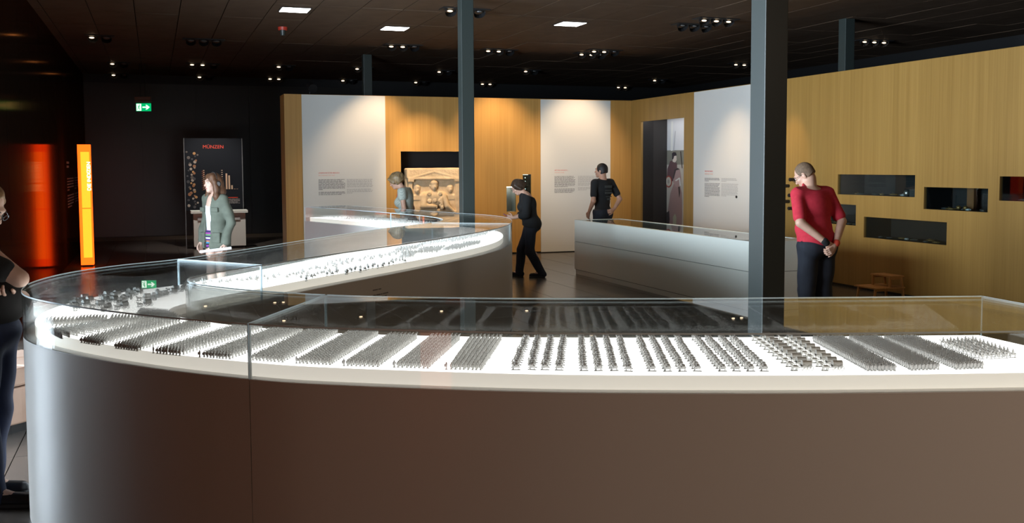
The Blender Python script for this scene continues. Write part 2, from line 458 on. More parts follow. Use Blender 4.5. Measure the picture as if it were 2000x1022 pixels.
def spline(P, sub=8):
    P = np.array(P, float); n = len(P); out = []
    for i in range(n - 1):
        p0 = P[max(i - 1, 0)]; p1 = P[i]; p2 = P[i + 1]; p3 = P[min(i + 2, n - 1)]
        for k in range(sub):
            t = k / sub
            out.append(0.5 * ((2 * p1) + (-p0 + p2) * t + (2 * p0 - 5 * p1 + 4 * p2 - p3) * t * t + (-p0 + 3 * p1 - 3 * p2 + p3) * t ** 3))
    out.append(P[-1]); return np.array(out)
SUB = 8
def to_room(A): return np.stack([A[:, 0] * CA + A[:, 1] * SA, -A[:, 0] * SA + A[:, 1] * CA], 1)
E1 = to_room(spline(E1c, SUB)); E2 = to_room(spline(E2c, SUB))
def smooth_line(A, it=6):
    A = A.copy()
    for _ in range(it): A[1:-1] = 0.25 * A[:-2] + 0.5 * A[1:-1] + 0.25 * A[2:]
    return A
E1 = smooth_line(E1); E2 = smooth_line(E2)
def normals(A):
    d = np.gradient(A, axis=0); d /= np.linalg.norm(d, axis=1)[:, None]
    return np.stack([-d[:, 1], d[:, 0]], 1)
# walking along the case from its right end, E1 lies on the left hand of E2 seen ... inward normals point at the other edge
N1 = normals(E1); N2 = normals(E2)
mid = (E1 + E2) / 2
s1 = np.sign(np.sum(N1 * (mid - E1), 1))[:, None]; s2 = np.sign(np.sum(N2 * (mid - E2), 1))[:, None]
N1 *= np.sign(np.median(s1)); N2 *= np.sign(np.median(s2))
def inset(d):   # strip pulled in by d from both edges
    return E1 + N1 * d, E2 + N2 * d
Z_BODY, Z_LEDGE, Z_DECK, Z_TOP = 0.909, 0.913, 0.969, 1.133
def cut(A, i0, i1, g):
    # polyline piece shortened by g at both ends
    P = A[i0:i1 + 1].copy()
    d = P[1] - P[0]; P[0] += d / np.linalg.norm(d) * g
    d = P[-2] - P[-1]; P[-1] += d / np.linalg.norm(d) * g
    return P
def wall_solid(P, N, th, z0, z1):
    return _ws(P, P + N * th, z0, z1)
def _ws(A, B, z0, z1):
    n = len(A); vs = []; fs = []
    for z in (z0, z1):
        vs += [(p[0], p[1], z) for p in A]; vs += [(p[0], p[1], z) for p in B]
    for i in range(n - 1):
        a, b, c, d = i, i + 1, n + i + 1, n + i
        fs += [(a, b, c, d), (2 * n + d, 2 * n + c, 2 * n + b, 2 * n + a), (a, 2 * n + a, 2 * n + b, b), (d, c, 2 * n + c, 2 * n + d)]
    fs += [(0, n, 3 * n, 2 * n), (n - 1, 3 * n - 1, 4 * n - 1, 2 * n - 1)]
    return MB().add(vs, fs)
case = thing('serpentine_display_case', 'long white S-shaped display case with glowing deck under a glass hood', 'display case', (1.2, 4.0, 0))
CO = np.array([1.2, 4.0])
def cput(mb, name, m, smooth=False):
    mb.v = [(x - 1.2, y - 4.0, z) for x, y, z in mb.v]
    me = mb.mesh(name); me.materials.append(M[m])
    bm_flip(me)
    o = put(me, name, m, case)
    if smooth:
        me.polygons.foreach_set('use_smooth', [True] * len(me.polygons))
        try: me.set_sharp_from_angle(angle=math.radians(35))
        except Exception: pass
    return o
import bmesh
def bm_flip(me):
    bm = bmesh.new(); bm.from_mesh(me); bmesh.ops.recalc_face_normals(bm, faces=bm.faces); bm.to_mesh(me); bm.free()
SECT = [(0, 5 * SUB), (5 * SUB, 13 * SUB), (13 * SUB, 19 * SUB), (19 * SUB, 24 * SUB + 4), (24 * SUB + 4, 27 * SUB)]
A6, B6 = inset(0.006); A65, B65 = inset(0.055)[0], inset(0.10)[1]
TH = 0.010
for k, (i0, i1) in enumerate(SECT):
    g = 0.0015
    a, b = cut(E1, i0, i1, g), cut(E2, i0, i1, g)
    cput(_ws(a, b, 0.0, Z_BODY), 'body', 'case', True)
    cput(_ws(a, b, Z_BODY + 0.0005, Z_LEDGE), 'ledge', 'ledge', True)
    first, last = k == 0, k == len(SECT) - 1
    da, db = A65[i0:i1 + 1].copy(), B65[i0:i1 + 1].copy()
    for end, idx, nx in ((first, 0, 1), (last, -1, -2)):
        if end:
            for arr in (da, db):
                d = arr[nx] - arr[idx]; arr[idx] = arr[idx] + d / np.linalg.norm(d) * 0.065
    cput(_ws(da, db, Z_LEDGE, Z_DECK - 0.002), 'deck', 'deck', True)
    cput(_ws(da, db, Z_DECK - 0.002, Z_DECK), 'light_panel', 'lightdeck')
    ge = 0.004
    p1, p2 = cut(E1, i0, i1, ge), cut(E2, i0, i1, ge)
    cput(_ws(p1, p1 + N1[i0:i1 + 1] * TH, Z_LEDGE, Z_TOP - TH), 'glass_side', 'glass', True)
    cput(_ws(p2, p2 + N2[i0:i1 + 1] * TH, Z_LEDGE, Z_TOP - TH), 'glass_side', 'glass', True)
    cput(_ws(p1, p2, Z_TOP - TH, Z_TOP), 'glass_top', 'glass', True)
    # polished pale edges: the rim along both top corners and the joints between two hoods
    for P, N in ((p1, N1), (p2, N2)):
        cput(_ws(P - N[i0:i1 + 1] * 0.0012, P + N[i0:i1 + 1] * 0.0012, Z_TOP - 0.0055, Z_TOP + 0.0008), 'glass_rim', 'edge', True)
    for (idx, sgn) in ((0, 1), (-1, -1)):
        q1, q2 = p1[idx], p2[idx]
        n1, n2 = N1[i0:i1 + 1][idx], N2[i0:i1 + 1][idx]
        for q, n in ((q1, n1), (q2, n2)):
            t = np.array([n[1], -n[0]])
            mb = MB().prism([tuple(q - t * 0.0012), tuple(q + t * 0.0012), tuple(q + t * 0.0012 + n * TH), tuple(q - t * 0.0012 + n * TH)], Z_LEDGE, Z_TOP)
            cput(mb, 'glass_joint', 'edge')
        d = (q2 - q1) / np.linalg.norm(q2 - q1); t = np.array([-d[1], d[0]])
        cput(MB().prism([tuple(q1 - t * 0.0012), tuple(q2 - t * 0.0012), tuple(q2 + t * 0.0012), tuple(q1 + t * 0.0012)], Z_TOP - TH, Z_TOP + 0.0006), 'glass_joint', 'edge')
for idx in (0, -1):       # end panes
    q1, q2 = E1[idx], E2[idx]
    j = 1 if idx == 0 else -2
    inw = (E1[j] - E1[idx]); inw = inw / np.linalg.norm(inw)
    cput(MB().prism([tuple(q1 + inw * 0.002), tuple(q2 + inw * 0.002), tuple(q2 + inw * 0.008), tuple(q1 + inw * 0.008)], Z_LEDGE, Z_TOP - TH), 'glass_end', 'glass')

# ------------------------------------------------------------------ implicit-surface modelling (people, stone relief)
def V3(*a): return np.array(a, float)
class SDF:
    """smooth union of tapered capsules, ellipsoids and boxes, meshed with surface nets"""
    def __init__(s): s.p = []; s.c = []
    def cap(s, a, b, ra, rb=None, k=0.02): s.p.append(('cap', V3(*a), V3(*b), ra, ra if rb is None else rb, k)); return s
    def ell(s, c, r, k=0.02, rot=None): s.p.append(('ell', V3(*c), V3(*r), rot, k)); return s
    def box(s, c, h, rad=0.01, k=0.0, rot=None): s.p.append(('box', V3(*c), V3(*h), rad, k, rot)); return s
    def cut_ell(s, c, r, k=0.01, rot=None): s.c.append(('ell', V3(*c), V3(*r), rot, k)); return s
    def cut_plane(s, p, n): s.c.append(('pl', V3(*p), V3(*n) / np.linalg.norm(n))); return s     # removes the side n points to
    def cut_box(s, c, h): s.c.append(('box', V3(*c), V3(*h))); return s
    def chain(s, pts, rs, k=0.02):
        for i in range(len(pts) - 1): s.cap(pts[i], pts[i + 1], rs[i], rs[i + 1], k)
        return s
    def bounds(s, pr):
        if pr[0] == 'cap':
            r = max(pr[3], pr[4]); return np.minimum(pr[1], pr[2]) - r, np.maximum(pr[1], pr[2]) + r
        r = pr[2] if pr[3] is None or pr[0] == 'box' and pr[5] is None else np.full(3, np.linalg.norm(pr[2]))
        if pr[0] == 'box': r = r + pr[3]
        return pr[1] - r, pr[1] + r
    @staticmethod
    def dist(pr, P):
        if pr[0] == 'cap':
            a, b, ra, rb = pr[1:5]; d = b - a; L = max(1e-9, d @ d)
            t = np.clip(((P - a) @ d) / L, 0, 1)
            return np.linalg.norm(P - a - t[..., None] * d, axis=-1) - (ra + (rb - ra) * t)
        if pr[0] == 'ell':
            q = P - pr[1]
            if pr[3] is not None: q = q @ pr[3]
            k0 = np.linalg.norm(q / pr[2], axis=-1); k1 = np.linalg.norm(q / (pr[2] ** 2), axis=-1)
            return k0 * (k0 - 1) / np.maximum(k1, 1e-6)
        q = P - pr[1]
        if pr[5] is not None: q = q @ pr[5]
        q = np.abs(q) - pr[2]
        return np.linalg.norm(np.maximum(q, 0), axis=-1) + np.minimum(q.max(-1), 0) - pr[3]
    def mesh(s, h, noise=None, name='m'):
        lo = np.min([s.bounds(p)[0] for p in s.p], 0) - 2.5 * h; hi = np.max([s.bounds(p)[1] for p in s.p], 0) + 2.5 * h
        n = np.ceil((hi - lo) / h).astype(int) + 1
        ax = [lo[i] + h * np.arange(n[i]) for i in range(3)]
        D = np.full(n, 1.0)
        for pr in s.p:
            k = pr[4] if pr[0] == 'ell' else (pr[5] if pr[0] == 'cap' else pr[4])
            b0, b1 = s.bounds(pr); m = 3 * h + k
            i0 = np.maximum(((b0 - m - lo) / h).astype(int), 0); i1 = np.minimum(((b1 + m - lo) / h).astype(int) + 2, n)
            sl = tuple(slice(i0[i], i1[i]) for i in range(3))
            P = np.stack(np.meshgrid(ax[0][sl[0]], ax[1][sl[1]], ax[2][sl[2]], indexing='ij'), -1)
            d = s.dist(pr, P); o = D[sl]
            if k > 0:
                e = np.maximum(k - np.abs(d - o), 0) / k
                D[sl] = np.minimum(d, o) - e * e * k * 0.25
            else: D[sl] = np.minimum(d, o)
        P = np.stack(np.meshgrid(*ax, indexing='ij'), -1)
        if noise is not None: D = D + noise(P)
        for c in s.c:
            if c[0] == 'pl': D = np.maximum(D, (P - c[1]) @ c[2])
            elif c[0] == 'ell':
                d = -s.dist(('ell', c[1], c[2], c[3], 0), P); k = c[4]
                e = np.maximum(k - np.abs(d - D), 0) / k
                D = np.maximum(d, D) + e * e * k * 0.25
            else:
                q = np.abs(P - c[1]) - c[2]
                D = np.maximum(D, -(np.linalg.norm(np.maximum(q, 0), axis=-1) + np.minimum(q.max(-1), 0)))
        return nets(D, lo, h, name)
def nets(D, lo, h, name):
    S = D < 0
    nx, ny, nz = D.shape
    acc = np.zeros((nx - 1, ny - 1, nz - 1, 3)); cnt = np.zeros((nx - 1, ny - 1, nz - 1))
    cor = [(i, j, k) for i in (0, 1) for j in (0, 1) for k in (0, 1)]
    def sub(A, c): return A[c[0]:nx - 1 + c[0], c[1]:ny - 1 + c[1], c[2]:nz - 1 + c[2]]
    for a in cor:
        for d in range(3):
            if a[d]: continue
            b = list(a); b[d] = 1
            va, vb = sub(D, a), sub(D, b); x = (va < 0) != (vb < 0)
            den = np.where(x, va - vb, 1.0)
            t = np.where(x, va / den, 0)
            for q in range(3):
                acc[..., q] += np.where(x, a[q] + (t if q == d else 0), 0)
            cnt += x
    act = cnt > 0
    idx = np.full(act.shape, -1, int); idx[act] = np.arange(act.sum())
    base = np.stack(np.nonzero(act), -1)
    verts = lo + h * (base + acc[act] / cnt[act][:, None])
    faces = []
    for d in range(3):
        o1, o2 = [(1, 2), (2, 0), (0, 1)][d]
        sl0 = [slice(1, -1)] * 3; sl1 = [slice(1, -1)] * 3
        sl0[d] = slice(0, -1); sl1[d] = slice(1, None)
        a, b = S[tuple(sl0)], S[tuple(sl1)]
        e = np.stack(np.nonzero(a != b), -1)
        if not len(e): continue
        inside = a[tuple(e.T)]
        g = e.copy()
        for q in range(3):
            if q != d: g[:, q] += 1
        def cell(d1, d2):
            c = g.copy(); c[:, o1] -= d1; c[:, o2] -= d2
            return idx[c[:, 0], c[:, 1], c[:, 2]]
        q = np.stack([cell(1, 1), cell(0, 1), cell(0, 0), cell(1, 0)], -1)
        q = np.where(inside[:, None], q, q[:, ::-1])
        faces.append(q[(q >= 0).all(1)])
    faces = np.concatenate(faces)
    return verts, faces
def net_mesh(name, pieces):
    me = bpy.data.meshes.new(name); vs = []; fs = []; o = 0
    for v, f in pieces:
        vs.append(v); fs.append(f + o); o += len(v)
    vs = np.concatenate(vs); fs = np.concatenate(fs)
    me.vertices.add(len(vs)); me.vertices.foreach_set('co', vs.ravel())
    me.loops.add(fs.size); me.loops.foreach_set('vertex_index', fs.ravel().astype(np.int32))
    me.polygons.add(len(fs)); me.polygons.foreach_set('loop_start', np.arange(0, fs.size, 4, dtype=np.int32))
    me.update(calc_edges=True); me.validate()
    me.polygons.foreach_set('use_smooth', [True] * len(me.polygons))
    return me
def folds(amp, sx=1.0, seed=0):
    r = np.random.RandomState(seed); K = [(r.uniform(-1, 1, 3) * np.array([16, 16, 26]) * sx, r.uniform(0, 6)) for _ in range(5)]
    def f(P):
        o = 0
        for k, ph in K: o = o + np.sin(P @ k + ph)
        return amp * o / 2.2
    return f
def rot_basis(yaw, pitch, tilt=0.0):
    # columns: right, forward, up ; yaw>0 turns to the left, pitch>0 looks down
    cy, sy = math.cos(yaw), math.sin(yaw); cp, sp = math.cos(pitch), math.sin(pitch)
    fwd = V3(-sy * cp, cy * cp, -sp); rt = V3(cy, sy, 0); up = np.cross(rt, fwd)
    ct, st = math.cos(tilt), math.sin(tilt)
    rt2 = rt * ct + up * st; up2 = np.cross(rt2, fwd)
    return np.stack([rt2, fwd, up2], 1)
def head_sdf(C, B, sc, neck, female=False):
    g = lambda x, y, z: C + B @ V3(x, y, z) * sc
    r = lambda x, y, z: V3(x, y, z) * sc
    s = SDF()
    s.ell(g(0, -0.012, 0.028), r(0.076, 0.097, 0.094), 0.02, B)
    s.ell(g(0, 0.030, -0.035), r(0.060 if not female else 0.056, 0.070, 0.083), 0.03, B)
    s.ell(g(0, 0.072, -0.098), r(0.024, 0.020, 0.018), 0.03, B)
    s.cap(g(0, 0.094, 0.012), g(0, 0.114, -0.026), 0.008 * sc, 0.0125 * sc, 0.014)
    s.ell(g(0, 0.090, 0.032), r(0.045, 0.014, 0.012), 0.02, B)
    for q in (-1, 1):
        s.ell(g(q * 0.040, 0.068, -0.022), r(0.020, 0.018, 0.018), 0.02, B)
        s.ell(g(q * 0.078, -0.008, -0.012), r(0.009, 0.019, 0.031), 0.008, B)
        s.cut_ell(g(q * 0.031, 0.104, 0.010), r(0.017, 0.014, 0.010), 0.012, B)
    s.ell(g(0, 0.095, -0.058), r(0.023, 0.010, 0.007), 0.008, B)
    s.ell(g(0, 0.093, -0.070), r(0.019, 0.010, 0.007), 0.008, B)
    s.cap(g(0, -0.025, -0.06), neck, 0.050 if female else 0.058, 0.054 if female else 0.064, 0.03)
    return s, g
def hand_sdf(W, d, n, L=0.19, curl=0.5, right=True, spread=1.0):
    # W wrist, d pointing along the hand, n palm normal; thumb on the side right-hand/left-hand rule
    d = V3(*d) / np.linalg.norm(d); n = V3(*n); n = n - d * (n @ d); n /= np.linalg.norm(n)
    sd = np.cross(d, n) * (1 if right else -1); k = L / 0.19
    s = SDF()
    s.cap(W - d * 0.03, W + d * 0.02 * k, 0.025 * k, 0.024 * k, 0.012)
    for q in (-0.024, -0.008, 0.010, 0.026):
        s.cap(W + d * 0.015 * k + sd * q * 0.6 * k, W + d * 0.088 * k + sd * q * 1.15 * k, 0.015 * k, 0.0125 * k, 0.012)
    for q, l in ((-0.030, 0.064), (-0.010, 0.077), (0.011, 0.083), (0.031, 0.073)):
        p = W + d * 0.088 * k + sd * q * k * spread; ang = curl * 0.75
        for j, fr in enumerate((0.45, 0.32, 0.26)):
            dd = d * math.cos(ang) + n * math.sin(ang)
            p2 = p + dd * l * fr * k; s.cap(p, p2, (0.0095 - 0.0009 * j) * k, (0.0088 - 0.0009 * j) * k, 0.004); p = p2; ang += curl
    p = W + d * 0.022 * k + sd * 0.030 * k; a = 0.75
    for j, l in enumerate((0.042, 0.034, 0.028)):
        dd = (d * math.cos(a) + sd * math.sin(a)) * 0.9 + n * 0.42 * (0.4 + curl * 0.5); dd /= np.linalg.norm(dd)
        p2 = p + dd * l * k; s.cap(p, p2, (0.0125 - 0.0016 * j) * k, (0.0112 - 0.0016 * j) * k, 0.006); p = p2; a -= 0.28 + 0.15 * curl
    return s
def joints(sh=0.185, hip=0.09):
    J = {}
    for n, q in (('L', -1), ('R', 1)):
        J['hip' + n] = V3(q * hip, 0, 0.92); J['knee' + n] = V3(q * (hip + .005), 0.015, 0.50); J['ank' + n] = V3(q * (hip + .01), -0.01, 0.085)
        J['toe' + n] = V3(q * (hip + .035), 0.17, 0.03)
        J['sh' + n] = V3(q * sh, -0.005, 1.425); J['el' + n] = V3(q * (sh + .05), -0.03, 1.135); J['wr' + n] = V3(q * (sh + .045), 0.05, 0.90)
    J.update(pel=V3(0, 0, 0.965), waist=V3(0, 0.005, 1.10), chest=V3(0, 0.0, 1.295), neck=V3(0, -0.012, 1.485), head=V3(0, 0.03, 1.630))
    return J
UPPER = ('waist', 'chest', 'neck', 'head', 'shL', 'shR', 'elL', 'elR', 'wrL', 'wrR')
def bend(J, ang, keys=UPPER, piv='pel', axis='x'):
    c, s = math.cos(ang), math.sin(ang); p = J[piv].copy()
    for k in keys:
        q = J[k] - p
        if axis == 'x': q = V3(q[0], q[1] * c + q[2] * s, -q[1] * s + q[2] * c)      # lean forward
        else: q = V3(q[0] * c + q[2] * s, q[1], -q[0] * s + q[2] * c)
        J[k] = q + p
def scale_j(J, k):
    for n in J: J[n] = J[n] * k
def tilt_m(J, a='pel', b='neck'):
    z = J[b] - J[a]; z /= np.linalg.norm(z)
    x = J['shR'] - J['shL']; x = x - z * (x @ z); x /= np.linalg.norm(x); y = np.cross(z, x)
    return np.stack([x, y, z], 1)
def torso(s, J, g, f=1.0, belly=0.0, bust=0.0, k=0.05):
    B = tilt_m(J)
    s.ell(J['pel'] + V3(0, -0.01, -0.02), (0.160 * f + g, 0.110 * f + g, 0.115), k)
    s.ell(J['waist'] + B @ V3(0, belly * 0.5, 0), (0.140 * f + g + belly * 0.4, 0.098 * f + g + belly * 0.6, 0.14), k, B)
    s.ell(J['chest'], (0.168 * f + g, 0.112 * f + g, 0.185), k, B)
    s.cap(J['shL'] * 0.93 + J['shR'] * 0.07, J['shR'] * 0.93 + J['shL'] * 0.07, 0.056 * f + g, None, k)
    s.cap(J['neck'] - B[:, 2] * 0.02, J['chest'], 0.06 * f + g * 0.6, 0.10 * f, k)
    if bust:
        for q in (-1, 1): s.ell(J['chest'] + B @ V3(q * 0.075, 0.085 + bust, -0.03), (0.062 + g, 0.055 + g, 0.062 + g), 0.04, B)
def body_sdf(J, f=1.0, legf=1.0):
    s = SDF(); torso(s, J, -0.006, f)
    for n in 'LR':
        s.cap(J['hip' + n], J['knee' + n], 0.080 * legf, 0.054 * legf, 0.03); s.cap(J['knee' + n], J['ank' + n], 0.054 * legf, 0.037 * legf, 0.02)
        s.ell(J['knee' + n] * 0.62 + J['ank' + n] * 0.38 + V3(0, -0.022, 0), (0.046 * legf, 0.05 * legf, 0.11), 0.03)
        s.cap(J['ank' + n], J['toe' + n] * V3(1, 1, 1), 0.034, 0.024, 0.02)
        s.cap(J['sh' + n], J['el' + n], 0.046 * f, 0.038 * f, 0.025); s.cap(J['el' + n], J['wr' + n], 0.041 * f, 0.026 * f, 0.015)
    return s
def trousers(J, g=0.016, f=1.0, top=1.02, cuff=0.05, width=1.0, k=0.03):
    s = SDF()
    s.ell(J['pel'] + V3(0, -0.012, -0.03), (0.165 * f + g, 0.118 * f + g, 0.13), 0.04)
    for n in 'LR':
        s.ell(J['hip' + n] + V3(0, -0.05, -0.02), (0.085 * f, 0.075 * f, 0.10), 0.04)
        a = J['ank' + n] + (J['ank' + n] - J['knee' + n]) / np.linalg.norm(J['ank' + n] - J['knee' + n]) * cuff
        s.cap(J['hip' + n], J['knee' + n], 0.090 * f + g * 0.6, (0.062 + g * 0.6) * width, k); s.cap(J['knee' + n], a, (0.062 + g * 0.6) * width, (0.052 + g * 0.7) * width, 0.02)
    s.cut_plane((0, 0, top), (0, 0, 1)); s.cut_plane((0, 0, 0.02), (0, 0, -1))
    return s
def shoes(J, parent, m, sole='black_sole'):
    for n in 'LR':
        a, t = J['ank' + n], J['toe' + n]; d = t - a; d[2] = 0; d = d / np.linalg.norm(d)
        z0 = min(t[2], a[2]) - 0.028
        s = SDF(); s.cap((*(a - d * 0.035)[:2], z0 + 0.045), (*(t + d * 0.0)[:2], z0 + 0.034), 0.043, 0.036, 0.02)
        s.cap(a + V3(0, 0, 0.02), (*(a)[:2], z0 + 0.05), 0.045, 0.045, 0.02); s.cut_plane((0, 0, z0 + 0.012), (0, 0, -1)); s.cut_plane((0, 0, a[2] + 0.025), (0, 0, 1))
        o = put(net_mesh('shoe', [s.mesh(0.008)]), 'shoe', m, parent)
        s2 = SDF(); s2.box((*((a + t) / 2 - d * 0.015)[:2], z0 + 0.012), (0.040, np.linalg.norm((t - a)[:2]) / 2 + 0.045, 0.008), 0.004, rot=np.stack([np.cross(d, V3(0, 0, 1)), d, V3(0, 0, 1)], 1))
        put(net_mesh('sole', [s2.mesh(0.008)]), 'sole', sole, o)
def arm_sleeve(s, J, n, end, g, k=0.03, f=1.0):
    # end: 0..1 upper arm, 1..2 forearm
    a, b, c = J['sh' + n], J['el' + n], J['wr' + n]
    r0, r1, r2 = 0.052 * f + g, 0.045 * f + g, 0.033 * f + g
    if end <= 1:
        e = a + (b - a) * end; s.cap(a, e, r0, r0 + (r1 - r0) * end + 0.006, k)
    else:
        e = b + (c - b) * (end - 1); s.cap(a, b, r0, r1, k); s.cap(b, e, r1, r1 + (r2 - r1) * (end - 1) + 0.004, 0.015)
M['black_sole'] = mat('black_sole', (0.02, 0.02, 0.02), 0.7)
M['skin'] = mat('skin', (0.62, 0.37, 0.27), 0.5, var=0.08, vscale=(14, 14, 14))
M['skin_pale'] = mat('skin_pale', (0.66, 0.44, 0.35), 0.5, var=0.06, vscale=(14, 14, 14))
M['skin_tan'] = mat('skin_tan', (0.50, 0.27, 0.18), 0.5, var=0.08, vscale=(14, 14, 14))
M['lips'] = mat('lips', (0.50, 0.19, 0.17), 0.45)
M['eye_white'] = mat('eye_white', (0.75, 0.73, 0.70), 0.3)
M['eye_dark'] = mat('eye_dark', (0.03, 0.02, 0.015), 0.25)
M['jeans'] = mat('dark_jeans', (0.018, 0.022, 0.034), 0.85, col2=(0.010, 0.012, 0.02), vscale=(20, 20, 8))
M['denim_navy'] = mat('navy_denim', (0.02, 0.03, 0.075), 0.85, col2=(0.012, 0.018, 0.05), vscale=(18, 18, 6))
M['black_cloth'] = mat('black_cloth', (0.010, 0.010, 0.011), 0.9)
M['red_polo'] = mat('red_pique', (0.60, 0.030, 0.055), 0.85, col2=(0.52, 0.022, 0.044), vscale=(30, 30, 30), bump=0.15, bscale=400)
M['parka'] = mat('olive_parka', (0.128, 0.143, 0.112), 0.85, col2=(0.098, 0.110, 0.086), vscale=(14, 14, 14))
M['white_top'] = mat('white_top', (0.82, 0.84, 0.88), 0.8)
M['hair_auburn'] = mat('auburn_hair', (0.155, 0.070, 0.032), 0.62, col2=(0.07, 0.03, 0.015), vscale=(70, 70, 4))
M['hair_blond'] = mat('highlighted_hair', (0.36, 0.25, 0.12), 0.45, col2=(0.13, 0.085, 0.045), vscale=(60, 60, 6))
M['hair_brown'] = mat('brown_hair', (0.060, 0.034, 0.02), 0.5, col2=(0.03, 0.017, 0.01), vscale=(60, 60, 8))
M['hair_dark'] = mat('dark_hair', (0.012, 0.009, 0.008), 0.6)
M['hair_sandy'] = mat('sandy_hair', (0.33, 0.20, 0.10), 0.6, col2=(0.20, 0.115, 0.055), vscale=(80, 80, 20))
M['hair_short'] = mat('cropped_hair', (0.20, 0.125, 0.075), 0.75, col2=(0.12, 0.075, 0.045), vscale=(80, 80, 40))
M['plastic_black'] = mat('black_plastic', (0.012, 0.012, 0.013), 0.35)
M['plastic_grey'] = mat('grey_plastic', (0.22, 0.22, 0.23), 0.3, 0.4)
M['paper'] = mat('white_paper', (0.85, 0.85, 0.87), 0.7)
M['metal'] = mat('bright_metal', (0.6, 0.58, 0.55), 0.3, 0.9)

def checks_mat(name, c1, c2, sx, sz):
    m = bpy.data.materials.new(name); m.use_nodes = True; nt = m.node_tree; b = nt.nodes['Principled BSDF']; b.inputs['Roughness'].default_value = 0.85
    tc = nt.nodes.new('ShaderNodeTexCoord'); mp = nt.nodes.new('ShaderNodeMapping'); mp.inputs['Scale'].default_value = (sx, sx, sz); mp.inputs['Rotation'].default_value = (0, 0, 0.6)
    ck = nt.nodes.new('ShaderNodeTexChecker'); ck.inputs['Scale'].default_value = 1; ck.inputs['Color1'].default_value = (*c1, 1); ck.inputs['Color2'].default_value = (*c2, 1)
    nt.links.new(tc.outputs['Object'], mp.inputs[0]); nt.links.new(mp.outputs[0], ck.inputs[0]); nt.links.new(ck.outputs[0], b.inputs['Base Color'])
    return m
M['print_blouse'] = checks_mat('patterned_blouse', (0.62, 0.66, 0.60), (0.30, 0.36, 0.33), 80, 80)
def stripes_mat(name):
    m = bpy.data.materials.new(name); m.use_nodes = True; nt = m.node_tree; b = nt.nodes['Principled BSDF']; b.inputs['Roughness'].default_value = 0.85
    tc = nt.nodes.new('ShaderNodeTexCoord'); sx = nt.nodes.new('ShaderNodeSeparateXYZ'); ml = nt.nodes.new('ShaderNodeMath'); ml.operation = 'MULTIPLY'; ml.inputs[1].default_value = 5.2
    fr = nt.nodes.new('ShaderNodeMath'); fr.operation = 'FRACT'; rp = nt.nodes.new('ShaderNodeValToRGB'); rp.color_ramp.interpolation = 'CONSTANT'
    cols = [(0.03, 0.03, 0.10), (0.25, 0.04, 0.30), (0.02, 0.02, 0.03), (0.05, 0.25, 0.45), (0.5, 0.22, 0.10), (0.10, 0.04, 0.22), (0.55, 0.52, 0.50), (0.03, 0.03, 0.09), (0.12, 0.25, 0.12), (0.30, 0.05, 0.28)]
    e = rp.color_ramp.elements
    while len(e) < len(cols): e.new(0.5)
    for i, c in enumerate(cols): e[i].position = i / len(cols); e[i].color = (*c, 1)
    nt.links.new(tc.outputs['Object'], sx.inputs[0]); nt.links.new(sx.outputs['Z'], ml.inputs[0]); nt.links.new(ml.outputs[0], fr.inputs[0]); nt.links.new(fr.outputs[0], rp.inputs[0]); nt.links.new(rp.outputs[0], b.inputs['Base Color'])
    return m
M['skirt_stripes'] = stripes_mat('striped_skirt')

def person_root(label, cx, cy, theta_deg):
    # theta: heading in the plan seen from the camera, 0 = to the right, 90 = away
    x, y = c2r(cx, cy)
    rz = math.radians(theta_deg - 90) - YAW
    return thing('person', label, 'person', (x, y, 0), rz)
def face_bits(g, B, sc, root, closed=False):
    for q in (-1, 1):
        e = MB().ell((0, 0, 0), (0.0125 * sc, 0.008 * sc, 0.0075 * sc), 10, 6)
        c = g(q * 0.031, 0.0895, 0.009)
        mx = Matrix([[*B[0], c[0]], [*B[1], c[1]], [*B[2], c[2]], [0, 0, 0, 1]])
        o = put(e.xf(mx), 'eye', 'eye_white', root, True)
        c2 = g(q * 0.031, 0.0960, 0.009)
        mx2 = Matrix([[*B[0], c2[0]], [*B[1], c2[1]], [*B[2], c2[2]], [0, 0, 0, 1]])
        put(MB().ell((0, 0, 0), (0.0062 * sc, 0.003, 0.0065 * sc), 8, 6).xf(mx2), 'iris', 'eye_dark', o, True)
        put(MB().path([g(q * 0.017, 0.1025, 0.028), g(q * 0.033, 0.1005, 0.034), g(q * 0.050, 0.086, 0.028)], 0.003 * sc, 6), 'eyebrow', 'hair_brown', root, True)
    s = SDF().ell(g(0, 0.1015, -0.0635), V3(0.022, 0.007, 0.0085) * sc, 0.0, B)
    put(net_mesh('lips', [s.mesh(0.0035)]), 'lips', 'lips', root)
def spectacles(g, sc, root):
    mb = MB()
    for q in (-1, 1):
        pts = [g(q * 0.033 + 0.024 * math.cos(t), 0.118, 0.004 + 0.017 * math.sin(t)) for t in np.linspace(0, 2 * math.pi, 15)]
        mb.path(pts, 0.0019 * sc, 6)
        mb.path([g(q * 0.057, 0.117, 0.010), g(q * 0.082, 0.09, 0.012), g(q * 0.084, -0.01, 0.006)], 0.0020 * sc, 6)
    mb.path([g(-0.010, 0.119, 0.008), g(0, 0.121, 0.012), g(0.010, 0.119, 0.008)], 0.0019 * sc, 6)
    return put(mb, 'spectacles', 'plastic_black', root)

